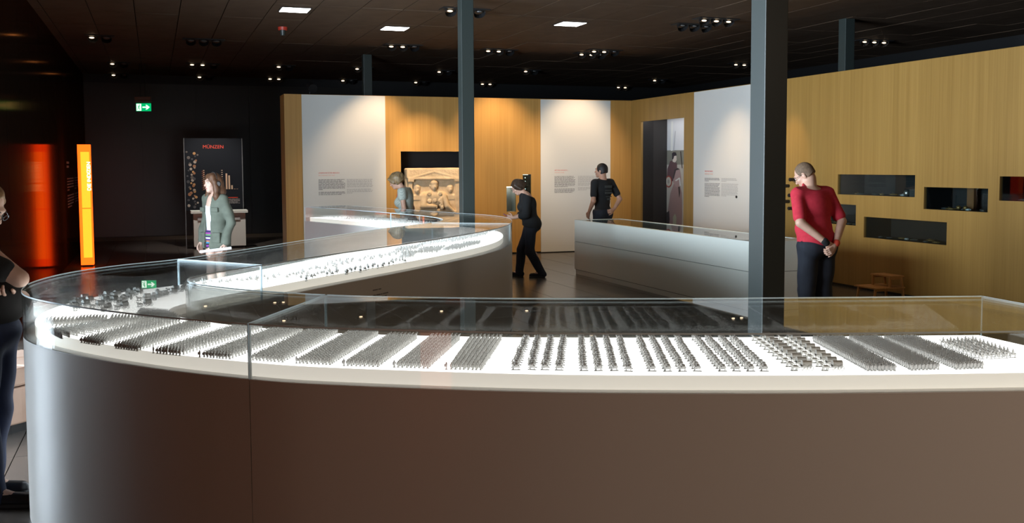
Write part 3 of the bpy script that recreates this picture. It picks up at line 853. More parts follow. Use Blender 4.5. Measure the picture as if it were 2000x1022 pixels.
# ------------------------------------------------------------------ people
def assemble(root, J, skin, head_yaw, head_pitch, hsc, hands, f=1.0, legf=1.0, female=False, face=True, tilt=0.0):
    B = rot_basis(head_yaw, head_pitch, tilt)
    hs, g = head_sdf(J['head'], B, hsc, J['neck'], female)
    pieces = [body_sdf(J, f, legf).mesh(0.014), hs.mesh(0.0058)]
    for n, spec in hands.items():
        d, nn, curl = spec
        pieces.append(hand_sdf(J['wr' + n] + V3(*d) / np.linalg.norm(d) * 0.012, d, nn, 0.185 * (0.92 if female else 1.0), curl, n == 'R').mesh(0.0045))
    put(net_mesh('body', pieces), 'body', skin, root)
    if face: face_bits(g, B, hsc, root)
    return g, B
def hair_cap(g, B, sc, t=0.010, face_y=0.062, face_z=-0.01, back_z=-0.075, extra=None, h=0.006, top=0.0):
    r = lambda x, y, z: V3(x, y, z) * sc
    s = SDF(); s.ell(g(0, -0.016, 0.030 + top), r(0.076 + t, 0.097 + t, 0.094 + t), 0.02, B)
    s.ell(g(0, -0.045, -0.025), r(0.066 + t, 0.062 + t, 0.07 + t), 0.02, B)
    if extra: extra(s)
    s.cut_ell(g(0, face_y + 0.075, face_z - 0.02), r(0.074, 0.085, 0.105), 0.012, B)
    s.cut_plane(g(0, 0, back_z), -(B @ V3(0, 0.35, 1.0)))
    return s

# --- man in the red polo shirt, seen from behind, hands clasped at his back
cx, cy = (1597 - 1000) / 1931 * 9.6, 9.6
root = person_root('man in a red polo shirt and dark jeans, hands clasped behind his back', cx, cy, 112)
J = joints(0.178, 0.095); k = 1.79 / 1.75; scale_j(J, k)
J['elL'] = V3(-0.245, -0.09, 1.17); J['elR'] = V3(0.250, -0.09, 1.17)
bend(J, 0.17)
bend(J, 0.16, ('neck', 'head'), 'chest')
J['wrL'] = V3(-0.052, -0.195, 0.995); J['wrR'] = V3(0.058, -0.205, 0.975)
g, B = assemble(root, J, 'skin', 0.62, 0.62, 0.97, {'L': ((0.85, -0.12, -0.55), (0, 1, 0.1), 0.8), 'R': ((-0.75, -0.10, -0.6), (0, 1, 0.1), 0.9)}, f=1.12)
s = SDF(); torso(s, J, 0.016, 1.08, belly=0.05)
s.ell(J['pel'] + V3(0, 0.0, 0.02), (0.195, 0.160, 0.13), 0.04)
for n in 'LR': arm_sleeve(s, J, n, 0.80, 0.010, 0.022)
s.cap(J['neck'] + V3(0, 0, -0.03), J['neck'] + V3(0, 0, 0.02), 0.075, 0.072, 0.02)
s.cut_plane((0, 0, 0.945), (0, 0, -1)); s.cut_plane(J['neck'] + V3(0, 0.0, 0.028), (0, -0.45, 1))
s.cut_box((0.20, -0.02, 0.95), (0.06, 0.008, 0.05)); s.cut_box((-0.20, -0.02, 0.95), (0.06, 0.008, 0.05))
shirt = put(net_mesh('polo_shirt', [s.mesh(0.009, folds(0.0035, 1.0, 2))]), 'polo_shirt', 'red_polo', root)
c = SDF(); c.cap(J['neck'] + V3(0, -0.005, -0.012), J['neck'] + V3(0, 0.010, 0.026), 0.082, 0.074, 0.01); c.cut_ell(J['neck'] + V3(0, 0.03, 0.05), (0.062, 0.075, 0.06), 0.006)
c.cut_plane(J['neck'] + V3(0, 0, 0.030), (0, -0.5, 1))
put(net_mesh('collar', [c.mesh(0.007)]), 'collar', 'red_polo', shirt)
put(net_mesh('jeans', [trousers(J, 0.020, 1.08, 1.00, 0.04, 1.12).mesh(0.011, folds(0.004, 1.0, 4))]), 'jeans', 'jeans', root)
shoes(J, root, 'black_cloth')
put(net_mesh('hair', [hair_cap(g, B, 0.97, 0.0035, 0.02, 0.03, -0.065).mesh(0.0055)]), 'hair', 'hair_short', root)
spectacles(g, 0.97, root)
w = J['wrL']; put(net_mesh('wristband', [SDF().cap(w + V3(-0.012, 0.004, 0.012), w + V3(0.004, 0, -0.004), 0.035, 0.034, 0.005).mesh(0.006)]), 'wristband', 'black_cloth', root)
w = J['wrR']; put(net_mesh('bracelet', [SDF().cap(w + V3(0.010, 0.002, 0.012), w + V3(0.002, 0, 0.002), 0.034, 0.033, 0.005).mesh(0.006)]), 'bracelet', 'ink_red', root)

# --- man in the black T-shirt, looking at the far white panel
cx, cy = (1177 - 1000) / 1931 * 16.9, 16.9
root = person_root('dark-haired man in a black T-shirt facing the far white panel', cx, cy, 128)
J = joints(0.195, 0.09); scale_j(J, 1.77 / 1.75)
J['elL'] = V3(-0.265, -0.06, 1.14); J['wrL'] = V3(-0.215, 0.10, 0.955)
J['elR'] = V3(0.275, -0.14, 1.16); J['wrR'] = V3(0.10, -0.185, 1.00)
g, B = assemble(root, J, 'skin_tan', 0.45, 0.0, 0.97, {'L': ((0.1, 0.45, -0.9), (1, 0, 0), 0.5), 'R': ((-0.8, -0.05, -0.3), (0, 1, 0), 0.9)}, f=1.05)
s = SDF(); torso(s, J, 0.012, 1.04, belly=0.0)
for n in 'LR': arm_sleeve(s, J, n, 0.66, 0.009, 0.022)
s.cut_plane((0, 0, 0.93), (0, 0, -1)); s.cut_plane(J['neck'] + V3(0, 0, 0.008), (0, -0.3, 1))
ts = put(net_mesh('t_shirt', [s.mesh(0.010, folds(0.003, 1.0, 6))]), 't_shirt', 'black_cloth', root)
pm = MB(); rp_ = random.Random(5)
for i, (w_, h_) in enumerate(((0.17, 0.040), (0.15, 0.016), (0.16, 0.034), (0.12, 0.014), (0.06, 0.030))):
    z = 1.36 - i * 0.052; x = -w_ / 2
    while x < w_ / 2:
        ww = rp_.uniform(0.014, 0.03); pm.b2((x, -0.1505 - 0.002 * i * 0, z), (x + ww, -0.1465, z + h_)); x += ww + 0.008
tag(put(pm, 'back_print', mat('faded_print', (0.055, 0.06, 0.058), 0.9), ts), kind='stuff')
put(net_mesh('jeans', [trousers(J, 0.018, 1.0, 0.99, 0.04, 1.05).mesh(0.012, folds(0.003, 1, 3))]), 'jeans', 'jeans', root)
shoes(J, root, 'black_cloth')
put(net_mesh('hair', [hair_cap(g, B, 0.97, 0.010, 0.035, 0.02, -0.07).mesh(0.006)]), 'hair', 'hair_dark', root)

# --- woman in black walking left with a phone
cx, cy = (1037 - 1000) / 1931 * 15.4, 15.4
root = person_root('woman in a black cardigan and jeans walking left, head bent over a phone', cx, cy, 182)
J = joints(0.165, 0.085)
bend(J, 0.17); bend(J, 0.26, ('neck', 'head'), 'chest')
J['kneeL'] = V3(-0.085, 0.03, 0.47); J['ankL'] = V3(-0.09, -0.17, 0.10); J['toeL'] = V3(-0.10, 0.0, 0.03)
J['kneeR'] = V3(0.085, 0.16, 0.48); J['ankR'] = V3(0.09, 0.20, 0.085); J['toeR'] = V3(0.10, 0.37, 0.03)
J['elL'] = V3(-0.235, 0.10, 1.06); J['wrL'] = V3(-0.10, 0.30, 1.00)
J['elR'] = V3(0.235, 0.10, 1.06); J['wrR'] = V3(0.09, 0.30, 1.00)
for q_ in ('elL', 'elR', 'wrL', 'wrR'): J[q_] = J[q_] + V3(0, 0, 0.05)
scale_j(J, 1.56 / 1.75)
g, B = assemble(root, J, 'skin', 0.0, 0.62, 0.93, {'L': ((0.35, 0.85, 0.1), (0.9, -0.3, 0), 0.75), 'R': ((-0.35, 0.85, 0.1), (-0.9, -0.3, 0), 0.75)}, f=0.98, female=True)
s = SDF(); torso(s, J, 0.022, 1.0, belly=0.02, bust=0.01)
for n in 'LR': arm_sleeve(s, J, n, 1.35, 0.012)
s.ell(J['pel'] + V3(0, -0.02, -0.03), (0.18, 0.145, 0.14), 0.05)
s.cut_plane((0, 0, 0.765), (0, 0.35, -1)); s.cut_plane(J['neck'] + V3(0, 0, 0.0), (0, -0.4, 1))
put(net_mesh('cardigan', [s.mesh(0.011, folds(0.004, 1.0, 9))]), 'cardigan', 'black_cloth', root)
put(net_mesh('jeans', [trousers(J, 0.014, 0.95, 0.90, 0.05, 1.05).mesh(0.012, folds(0.003, 1, 12))]), 'jeans', 'jeans', root)
shoes(J, root, 'black_cloth')
def pony(s):
    s.cap(g(0, -0.09, 0.02), g(0, -0.12, -0.05), 0.05, 0.042, 0.02)
    for q in (-1, 1): s.cap(g(q * 0.07, 0.03, 0.05), g(q * 0.082, -0.02, -0.045), 0.022, 0.022, 0.02)
put(net_mesh('hair', [hair_cap(g, B, 0.93, 0.016, 0.050, 0.0, -0.095, pony).mesh(0.006, folds(0.003, 4.0, 41))]), 'hair', 'hair_brown', root)
spectacles(g, 0.93, root)
ph = MB().box((0, 0, 0), (0.075, 0.012, 0.15))
mx = root.matrix_basis @ Matrix.Translation((0.0, 0.365, 0.955)) @ Matrix.Rotation(math.radians(-58), 4, 'X')
tag(put(ph.xf(mx), 'smartphone', mat('magenta_case', (0.25, 0.07, 0.20), 0.4), bevel=0.004), 'dark magenta smartphone held by the woman in black', 'phone')

# --- woman with short streaked hair
cx, cy = (796 - 1000) / 1931 * 15.4, 15.4
root = person_root('woman with short streaked hair and patterned blouse before the stone relief', cx, cy, 168)
J = joints(0.165, 0.085); scale_j(J, 1.66 / 1.75)
bend(J, 0.10); bend(J, 0.30, ('neck', 'head'), 'chest')
g, B = assemble(root, J, 'skin', 0.05, 0.45, 0.93, {'L': ((0.05, 0.3, -0.95), (1, 0, 0), 0.35), 'R': ((-0.05, 0.3, -0.95), (-1, 0, 0), 0.35)}, f=0.95, female=True)
s = SDF(); torso(s, J, 0.012, 0.95, bust=0.01)
for n in 'LR': arm_sleeve(s, J, n, 0.28, 0.012)
s.cut_plane((0, 0, 0.86), (0, 0, -1)); s.cut_plane(J['neck'] + V3(0, 0, 0.0), (0, 0.25, 1))
put(net_mesh('blouse', [s.mesh(0.010, folds(0.003, 1, 14))]), 'blouse', 'print_blouse', root)
put(net_mesh('trousers', [trousers(J, 0.018, 0.98, 0.97, 0.04, 1.05).mesh(0.013)]), 'trousers', 'jeans', root)
shoes(J, root, 'black_cloth')
def bob(s):
    s.ell(g(0, -0.03, 0.045), V3(0.100, 0.122, 0.098), 0.02, B); s.ell(g(0, -0.075, 0.0), V3(0.085, 0.062, 0.085), 0.03, B)
    for q in (-1, 1): s.cap(g(q * 0.055, 0.085, 0.075), g(q * 0.078, 0.035, -0.02), 0.024, 0.016, 0.02)
put(net_mesh('hair', [hair_cap(g, B, 0.93, 0.016, 0.060, 0.0, -0.085, bob).mesh(0.006, folds(0.0025, 4.0, 3))]), 'hair', 'hair_blond', root)
put(MB().ell(g(-0.083, -0.006, -0.052), (0.006, 0.006, 0.009)), 'earring', 'metal', root, True)
put(MB().path([J['neck'] + V3(-0.055, 0.03, 0.0), J['chest'] + V3(-0.04, 0.125, 0.06), J['chest'] + V3(0.0, 0.150, -0.03), J['chest'] + V3(0.04, 0.125, 0.06), J['neck'] + V3(0.055, 0.03, 0.0)], 0.005, 6), 'lanyard', 'ink_red', root)

# --- young woman with headphones
GX, GY = (421 - 1000) / 1931 * 11.9, 11.9
root = person_root('young woman in an olive parka and striped shorts wearing black headphones', GX, GY, -122)
gk = 1.665 / 1.75
J = joints(0.155, 0.085); scale_j(J, gk)
J['elL'] = V3(-0.212, -0.035, 1.075); J['wrL'] = V3(-0.215, 0.055, 0.845)
J['elR'] = V3(0.212, -0.035, 1.075); J['wrR'] = V3(0.212, 0.050, 0.845)
g, B = assemble(root, J, 'skin_pale', -0.22, 0.03, 0.93, {'L': ((0.0, 0.15, -1), (1, 0.2, 0), 0.95), 'R': ((0.0, 0.15, -1), (-1, 0, 0), 0.4)}, f=0.94, legf=0.98, female=True)
s = SDF(); torso(s, J, 0.004, 0.93, bust=0.0); s.cut_plane((0, 0, 0.93), (0, 0, -1)); s.cut_plane(J['neck'] + V3(0, 0, -0.055), (0, 0.75, 1))
put(net_mesh('white_blouse', [s.mesh(0.010, folds(0.003, 1.5, 21))]), 'white_blouse', 'white_top', root)
sk = SDF(); sk.ell(J['pel'] + V3(0, 0, 0.0), (0.158, 0.122, 0.13), 0.03)
for n in 'LR': sk.cap(J['hip' + n], J['hip' + n] * 0.72 + J['knee' + n] * 0.28, 0.094, 0.094, 0.03)
sk.cut_plane((0, 0, 0.99), (0, 0, 1)); sk.cut_plane((0, 0, 0.775), (0, 0, -1))
put(net_mesh('shorts', [sk.mesh(0.010)]), 'shorts', 'skirt_stripes', root)
s = SDF(); torso(s, J, 0.020, 0.96)
s.ell(J['pel'] + V3(0, -0.005, -0.06), (0.178, 0.142, 0.20), 0.05); s.cap(V3(-0.055, 0, 0.80), V3(0.055, 0, 0.80), 0.128, None, 0.04)
for n in 'LR': arm_sleeve(s, J, n, 1.93, 0.010, 0.018)
s.cap(J['neck'] + V3(0, -0.01, -0.03), J['neck'] + V3(0, -0.012, 0.012), 0.088, 0.086, 0.02)
s.cut_plane((0, 0, 0.765), (0, 0, -1)); s.cut_plane(J['neck'] + V3(0, 0, 0.018), (0, 0.25, 1))
s.cut_ell((0.012, 0.22, 1.36), (0.070, 0.16, 0.14), 0.01); s.cut_box((0.018, 0.19, 1.05), (0.052, 0.155, 0.40)); s.cut_ell(J['neck'] + V3(0, 0.03, 0.02), (0.062, 0.075, 0.10), 0.01)
pk = put(net_mesh('parka', [s.mesh(0.0085, folds(0.0085, 1.7, 25))]), 'parka', 'parka', root)
for q in (-1, 1):
    a = SDF(); a.box((q * 0.115, 0.103, 0.90), (0.048, 0.012, 0.055), 0.008, rot=rot_basis(-q * 0.35, 0)); put(net_mesh('pocket', [a.mesh(0.009)]), 'pocket', 'parka', pk)
    a = SDF(); a.box((q * 0.105, 0.108, 1.235), (0.040, 0.010, 0.022), 0.006, rot=rot_basis(-q * 0.30, 0.0)); put(net_mesh('pocket_flap', [a.mesh(0.008)]), 'pocket_flap', 'parka', pk)
shoes(J, root, 'black_cloth')
def longhair(s):
    for q in (-1, 1):
        s.chain([g(q * 0.055, 0.035, 0.085), g(q * 0.083, 0.030, 0.02), g(q * 0.092, 0.012, -0.07), g(q * 0.105, 0.020, -0.17), g(q * 0.105, 0.030, -0.235)], [0.026, 0.022, 0.030, 0.036, 0.016], 0.03)
        s.chain([g(q * 0.05, -0.06, 0.0), g(q * 0.06, -0.075, -0.12), g(q * 0.065, -0.06, -0.22)], [0.05, 0.05, 0.025], 0.04)
hs = SDF(); hs.ell(g(0, -0.016, 0.034), V3(0.088, 0.108, 0.103) * 0.94, 0.02, B); longhair(hs)
hs.cut_ell(g(0, 0.125, -0.035), V3(0.066, 0.085, 0.112) * 0.94, 0.01, B)
put(net_mesh('hair', [hs.mesh(0.006, folds(0.0022, 3.0, 8))]), 'hair', 'hair_auburn', root)
# headphones (worn, a thing of their own)
GW = root.matrix_basis.copy()
hp = thing('headphones', 'black over-ear headphones worn by the young woman in olive', 'headphones', GW @ Vector(g(0, 0, -0.03)), 0)
inv = Matrix.Translation(-Vector(hp.location)) @ GW
pts = [g(0.092 * math.cos(t), -0.012, 0.0 + 0.142 * math.sin(t)) for t in np.linspace(0, math.pi, 17)]
put(MB().path(pts, 0.0085, 8).xf(inv), 'headband', 'plastic_black', hp, True)
for q in (-1, 1):
    cu = put(MB().tube(g(q * 0.080, -0.012, -0.012), g(q * 0.108, -0.012, -0.012), 0.040, 0.038, 18).xf(inv), 'ear_cup', 'plastic_black', hp)
    put(MB().tube(g(q * 0.106, -0.012, -0.012), g(q * 0.113, -0.012, -0.012), 0.030, 0.024, 18).xf(inv), 'cup_cover', 'plastic_grey', cu)
# rolled paper in her left hand
pr = MB().tube(Vector((-0.215, 0.13, 0.0)) + Vector((-0.12, -0.06, 0.01)) * 1.0, Vector((-0.215, 0.13, 0.0)) + Vector((0.17, 0.16, -0.03)), 0.017, 0.017, 14)
pr.xf(GW @ Matrix.Translation((0, 0, 0.775)))
tag(put(pr, 'paper_roll', 'paper', smooth=False), 'white rolled paper in the hand of the young woman in olive', 'paper roll')

# --- man at the left edge, chin in hand
root = person_root('man in dark clothes at the left edge, chin on his fist, wearing glasses', -2.83, 5.06, 2)
J = joints(0.185, 0.095); scale_j(J, 1.68 / 1.75)
bend(J, 0.04); bend(J, 0.22, ('neck', 'head'), 'chest')
J['elR'] = V3(0.12, 0.345, 1.185); J['wrR'] = V3(0.045, 0.165, 1.330)
J['elL'] = V3(-0.20, 0.12, 1.05); J['wrL'] = V3(0.03, 0.225, 1.085)
for q_, d_ in (('pel', 0.10), ('hipL', 0.10), ('hipR', 0.10), ('waist', 0.085), ('chest', 0.04), ('kneeL', 0.07), ('ankL', 0.04), ('toeL', 0.04)): J[q_] = J[q_] + V3(0, d_, 0)
J['shR'] = J['shR'] + V3(0, 0.03, -0.01)
J['ankR'] = V3(0.085, 0.135, 0.085); J['toeR'] = V3(0.085, 0.335, 0.03); J['kneeR'] = V3(0.09, 0.10, 0.48)
g, B = assemble(root, J, 'skin_pale', -0.05, 0.60, 0.97, {'R': ((-0.15, -0.25, 0.9), (0, -1, 0), 1.1), 'L': ((0.85, 0.15, 0.1), (0, 0, 1), 0.6)}, f=1.08)
s = SDF(); torso(s, J, 0.018, 1.12, belly=0.10)
for n in 'LR': arm_sleeve(s, J, n, 0.75, 0.010)
s.cut_plane((0, 0, 0.95), (0, 0, -1)); s.cut_plane(J['neck'] + V3(0, 0, 0.008), (0, -0.3, 1))
put(net_mesh('t_shirt', [s.mesh(0.010, folds(0.004, 1.0, 31))]), 't_shirt', 'black_cloth', root)
put(net_mesh('jeans', [trousers(J, 0.026, 1.2, 1.00, 0.03, 1.15).mesh(0.010, folds(0.005, 1, 33))]), 'jeans', 'denim_navy', root)
shoes(J, root, mat('black_leather', (0.015, 0.017, 0.022), 0.3))
put(net_mesh('hair', [hair_cap(g, B, 0.97, 0.011, 0.040, 0.030, -0.075).mesh(0.0055, folds(0.003, 4.5, 2))]), 'hair', 'hair_sandy', root)
spectacles(g, 0.97, root)
lace = MB()
a, t = J['ankR'], J['toeR']; d = (t - a); d[2] = 0; d /= np.linalg.norm(d); sd = np.cross(d, V3(0, 0, 1))
for i in range(4):
    p = a + d * (0.05 + 0.03 * i) + V3(0, 0, 0.012 - 0.011 * i)
    lace.path([p - sd * 0.028 + V3(0, 0, -0.008), p + V3(0, 0, 0.006), p + sd * 0.028 + V3(0, 0, -0.008)], 0.003, 5)
lace.path([a + d * 0.05 + V3(0, 0, 0.02), a + d * 0.07 + sd * 0.03 + V3(0, 0, 0.035), a + d * 0.08 + sd * 0.045 + V3(0, 0, 0.0)], 0.003, 5)
put(lace, 'laces', 'plastic_black', root)

# ------------------------------------------------------------------ wall panels with print
def info_panel(label, face, u0, u1, z1, title, sub, tx, tz, w, cols, seed, dot=False):
    # face 'A': far oak wall (reads along +x); face 'B': right oak wall (reads along -y)
    if face == 'A':
        t = thing('text_panel', label, 'text panel', (u0, YA - 0.012, 0))
        put(MB().b2((0, 0, 0.02), (u1 - u0, 0.012, z1)), 'board', 'panel_white', t)
        ux, nr = (1, 0, 0), (0, -1, 0); O = lambda u, z: (u - u0, -0.001, z)
    else:
        t = thing('text_panel', label, 'text panel', (XB - 0.0135, u0, 0))
        put(MB().b2((0, u1 - u0, 0.02), (0.012, 0, z1)), 'board', 'panel_white', t)
        ux, nr = (0, -1, 0), (-1, 0, 0); O = lambda u, z: (-0.001, u - u0, z)
    sg = 1 if face == 'A' else -1
    wall_text(title, 0.033, O(tx, tz), ux, (0, 0, 1), 'ink_red', 'title', t)
    wall_text(sub, 0.029, O(tx, tz - 0.045), ux, (0, 0, 1), 'ink_red2', 'subtitle', t)
    pitch = 0.0228
    for (du, dz, ww, lines, m) in cols:
        text_lines(O(tx + sg * du, tz - dz), ux, ww, lines, pitch, 0.0105, m, 'text_column', t, nr, seed + int(du * 10))
    if dot: put(MB().tube(O(tx + sg * 1.03, 1.20), O(tx + sg * 1.03, 1.20)[:0] + tuple(np.array(O(tx + sg * 1.03, 1.20)) + np.array(nr) * 0.012), 0.022, 0.022, 14), 'button', 'plastic_black', t)
    return t
info_panel('white text panel left of the stone relief, headed in red', 'A', 2.55, 4.09, 3.05, 'UNERWARTETER BESUCH', 'AN UNEXPECTED VISIT', 2.83, 1.615, 1.0,
           [(0, 0.118, 0.49, [.97, .9, .93, 1, 1, 1, .98, .98, .16, 0, 1, 1, .85], 'ink'), (0.52, 0.118, 0.49, [.98, .95, .96, .96, .98, 1, 1, 0, .95, .98, .98, .2], 'ink_light')], 3)
info_panel('white text panel beside the far corner, behind the man in black', 'A', 7.21, 8.73, 3.045, 'AM TAG DANACH ...', 'THE DAY AFTER', 7.50, 1.635, 1.0,
           [(0, 0.118, 0.46, [.9, .95, .92, .98, .95, 1, .96, 1, .95, .62, 0, .98, .95, .92, .84], 'ink'), (0.51, 0.118, 0.48, [.98, .95, .96, .96, .98, 1, 1, .95, .5, 0, .95, .98, .4], 'ink_light')], 8)
info_panel('white text panel on the right oak wall beside the alcove', 'B', 15.75, 13.90, 3.045, 'WICHTIGE DINGE', 'IMPORTANT THINGS', 15.36, 1.615, 1.0,
           [(0, 0.118, 0.50, [.95, 1, .3, 0, 1, .96, .92, 1, .97, 1, 1, .98, .98, 1, .3], 'ink'), (0.55, 0.118, 0.52, [.9, .95, .32, 0, 1, .96, .96, 1, .98, 1, .95, .98, .92, .3], 'ink_light')], 12, True)

# ------------------------------------------------------------------ stone relief in its niche
ni = thing('relief_niche', 'large black recess in the oak wall around the stone relief', 'niche', (4.38, YA + 0.045, 0.5))
put(MB().b2((0, 0.42, 0), (1.40, 0.44, 1.52)).b2((-0.02, 0, 0), (0, 0.44, 1.52)).b2((1.40, 0, 0), (1.42, 0.44, 1.52)).b2((0, 0, 1.52), (1.40, 0.44, 1.54)).b2((0, 0, -0.02), (1.40, 0.44, 0)), 'lining', 'black', ni)
put(MB().b2((0.06, 0.02, 0), (1.34, 0.40, 0.205)), 'plinth', 'black', ni)
s = SDF()                                   # local: x 0..1.07, y towards the viewer is negative, z 0..1.0
W_, H_ = 1.07, 1.00
s.box((W_ / 2, 0.10, H_ / 2), (W_ / 2 - 0.03, 0.055, H_ / 2 - 0.03), 0.03)
s.box((W_ / 2, 0.02, 0.895), (W_ / 2 - 0.02, 0.05, 0.075), 0.02, 0.01)                # pediment block
s.box((W_ / 2, 0.0, 0.800), (W_ / 2 - 0.03, 0.05, 0.012), 0.012, 0.01)                # cornice
for q in (-1, 1):
    a = math.atan2(0.105, 0.40)
    s.box((W_ / 2 + q * 0.20, -0.035, 0.875), (0.215, 0.015, 0.010), 0.008, 0.005, rot=np.array([[math.cos(a), 0, q * math.sin(a)], [0, 1, 0], [-q * math.sin(a), 0, math.cos(a)]]))
    s.box((W_ / 2 + q * 0.465, 0.02, 0.44), (0.032, 0.045, 0.33), 0.012, 0.01)          # pilasters
    s.box((W_ / 2 + q * 0.455, 0.005, 0.765), (0.052, 0.055, 0.020), 0.010, 0.01)
rr = random.Random(11)
for i in range(46):                         # carved foliage of the pediment corners and field
    x = rr.uniform(0.07, 1.0); zz = rr.uniform(0.845, 0.955); lim = 0.985 - abs(x - W_ / 2) * 0.27
    if abs(zz - (lim - 0.05)) < 0.02: continue
    s.ell((x, -0.035, zz), (rr.uniform(.012, .024), 0.02, rr.uniform(.008, .016)), 0.008)
def bust(cx, cz, k, y=0.03):
    s.ell((cx, y - 0.015, cz), (0.062 * k, 0.060 * k, 0.082 * k), 0.015)
    s.ell((cx, y - 0.030 * k, cz - 0.035 * k), (0.046 * k, 0.048 * k, 0.055 * k), 0.015)
    s.ell((cx, y - 0.015, cz + 0.040 * k), (0.066 * k, 0.062 * k, 0.050 * k), 0.008)
    s.cap((cx, y - 0.080 * k, cz + 0.005 * k), (cx, y - 0.090 * k, cz - 0.025 * k), 0.007 * k, 0.012 * k, 0.008)
    for q in (-1, 1):
        s.ell((cx + q * 0.066 * k, y, cz - 0.008 * k), (0.012 * k, 0.016 * k, 0.024 * k), 0.006)
        s.cut_ell((cx + q * 0.024 * k, y - 0.085 * k, cz + 0.004 * k), (0.014 * k, 0.014 * k, 0.008 * k), 0.008)
    s.cut_ell((cx, y - 0.088 * k, cz - 0.058 * k), (0.020 * k, 0.012 * k, 0.005 * k), 0.006)
    s.cap((cx, y, cz - 0.06 * k), (cx, y + 0.01, cz - 0.13 * k), 0.038 * k, 0.050 * k, 0.02)
bust(0.535, 0.665, 1.12, 0.0); bust(0.215, 0.600, 0.92, 0.035); bust(0.865, 0.600, 0.92, 0.035)
for cx in (0.215, 0.865):
    s.box((cx, 0.035, 0.435), (0.095, 0.03, 0.035), 0.015, 0.02); s.box((cx, 0.045, 0.27), (0.085, 0.03, 0.14), 0.012, 0.02)
s.ell((0.535, 0.01, 0.40), (0.205, 0.085, 0.155), 0.03); s.cap((0.36, 0.0, 0.46), (0.71, 0.0, 0.46), 0.075, None, 0.04)      # torso, shoulders
s.chain([(0.345, -0.005, 0.44), (0.315, -0.045, 0.28), (0.52, -0.075, 0.265)], [0.070, 0.056, 0.036], 0.02)                   # arm across the waist
s.chain([(0.725, -0.005, 0.44), (0.78, -0.04, 0.27), (0.93, -0.045, 0.15)], [0.070, 0.050, 0.036], 0.02)
for i in range(4): s.cap((0.52, -0.082, 0.282 - i * 0.014), (0.575, -0.088, 0.278 - i * 0.014), 0.010, 0.008, 0.004)
for x, z in ((0.425, 0.505), (0.645, 0.505), (0.43, 0.37), (0.535, 0.375), (0.64, 0.37), (0.66, 0.29)):                       # decorations on the breast
    s.ell((x, -0.075, z), (0.042, 0.022, 0.042), 0.008); s.cut_ell((x, -0.105, z), (0.026, 0.016, 0.026), 0.006); s.ell((x, -0.082, z), (0.012, 0.016, 0.012), 0.004)
s.cap((0.665, -0.065, 0.42), (0.675, -0.075, 0.23), 0.030, 0.034, 0.01)
s.ell((0.535, 0.03, 0.17), (0.25, 0.07, 0.07), 0.03)
s.box((W_ / 2, 0.03, 0.085), (W_ / 2 - 0.05, 0.03, 0.045), 0.012, 0.01)
st = put(net_mesh('stone_relief', [s.mesh(0.0095, folds(0.002, 2.0, 5))]), 'stone_relief', 'stone', loc=(4.485, YA + 0.02, 0.707))
tag(st, 'sandstone relief with a bust of an officer between two heads under a gable', 'relief')

# ------------------------------------------------------------------ small upright vitrines in the far wall
for (x0, x1, z0, z1), lab in (((6.49, 6.69, 0.84, 1.33), 'lower small grey-backed wall vitrine left of the woman in black'), ((6.83, 7.01, 1.02, 1.57), 'upper small dark wall vitrine with a row of lights behind the woman in black')):
    t = thing('wall_vitrine', lab, 'vitrine', (x0, YA + 0.045, z0))
    w, h = x1 - x0, z1 - z0; low = z0 < 1
    put(MB().b2((0, 0.25, 0), (w, 0.27, h)).b2((-0.02, 0, 0), (0, 0.27, h)).b2((w, 0, 0), (w + 0.02, 0.27, h)).b2((0, 0, h), (w, 0.27, h + 0.02)).b2((0, 0, -0.02), (w, 0.27, 0)), 'lining', mat('grey_lining', (0.34, 0.34, 0.32), 0.5) if low else 'black', t)
    put(MB().b2((0, -0.035, 0), (w, -0.029, h)), 'glass_pane', 'pane', t)
    put(MB().b2((0.02, 0.08, h - 0.015), (w - 0.02, 0.20, h - 0.003)), 'lamp', mat('vitrine_fill', (0.9, 0.9, 0.9), 0.5, emit=(1.0, 0.95, 0.85), estr=6.0 if low else 1.2), t)  # glowing strip added to brighten the inside of each vitrine
    if low:
        for i, (px, pz) in enumerate(((0.05, 0.37), (0.06, 0.30), (0.06, 0.22), (0.07, 0.10))):
            tag(put(MB().ell((0, 0, 0), (0.022, 0.02, 0.016 if i != 3 else 0.03), 9, 6), 'metal_fitting', 'metal', smooth=True, loc=(x0 + px, YA + 0.27, z0 + pz)),
                ['topmost', 'second highest', 'third highest', 'lowest and largest'][i] + ' metal fitting in the small grey wall vitrine', 'fitting')
    else:
        for i in range(6):
            put(MB().ell((w - 0.025, 0.23, h - 0.07 - i * 0.075), (0.010, 0.012, 0.014), 8, 6), 'light_point', 'exit_white', t, True)
        tag(put(MB().ell((0, 0, 0), (0.022, 0.022, 0.026), 12, 8), 'metal_boss', 'metal', smooth=True, loc=(x0 + 0.045, YA + 0.22, z1 - 0.10)), 'round bright metal boss in the upper small wall vitrine', 'boss')

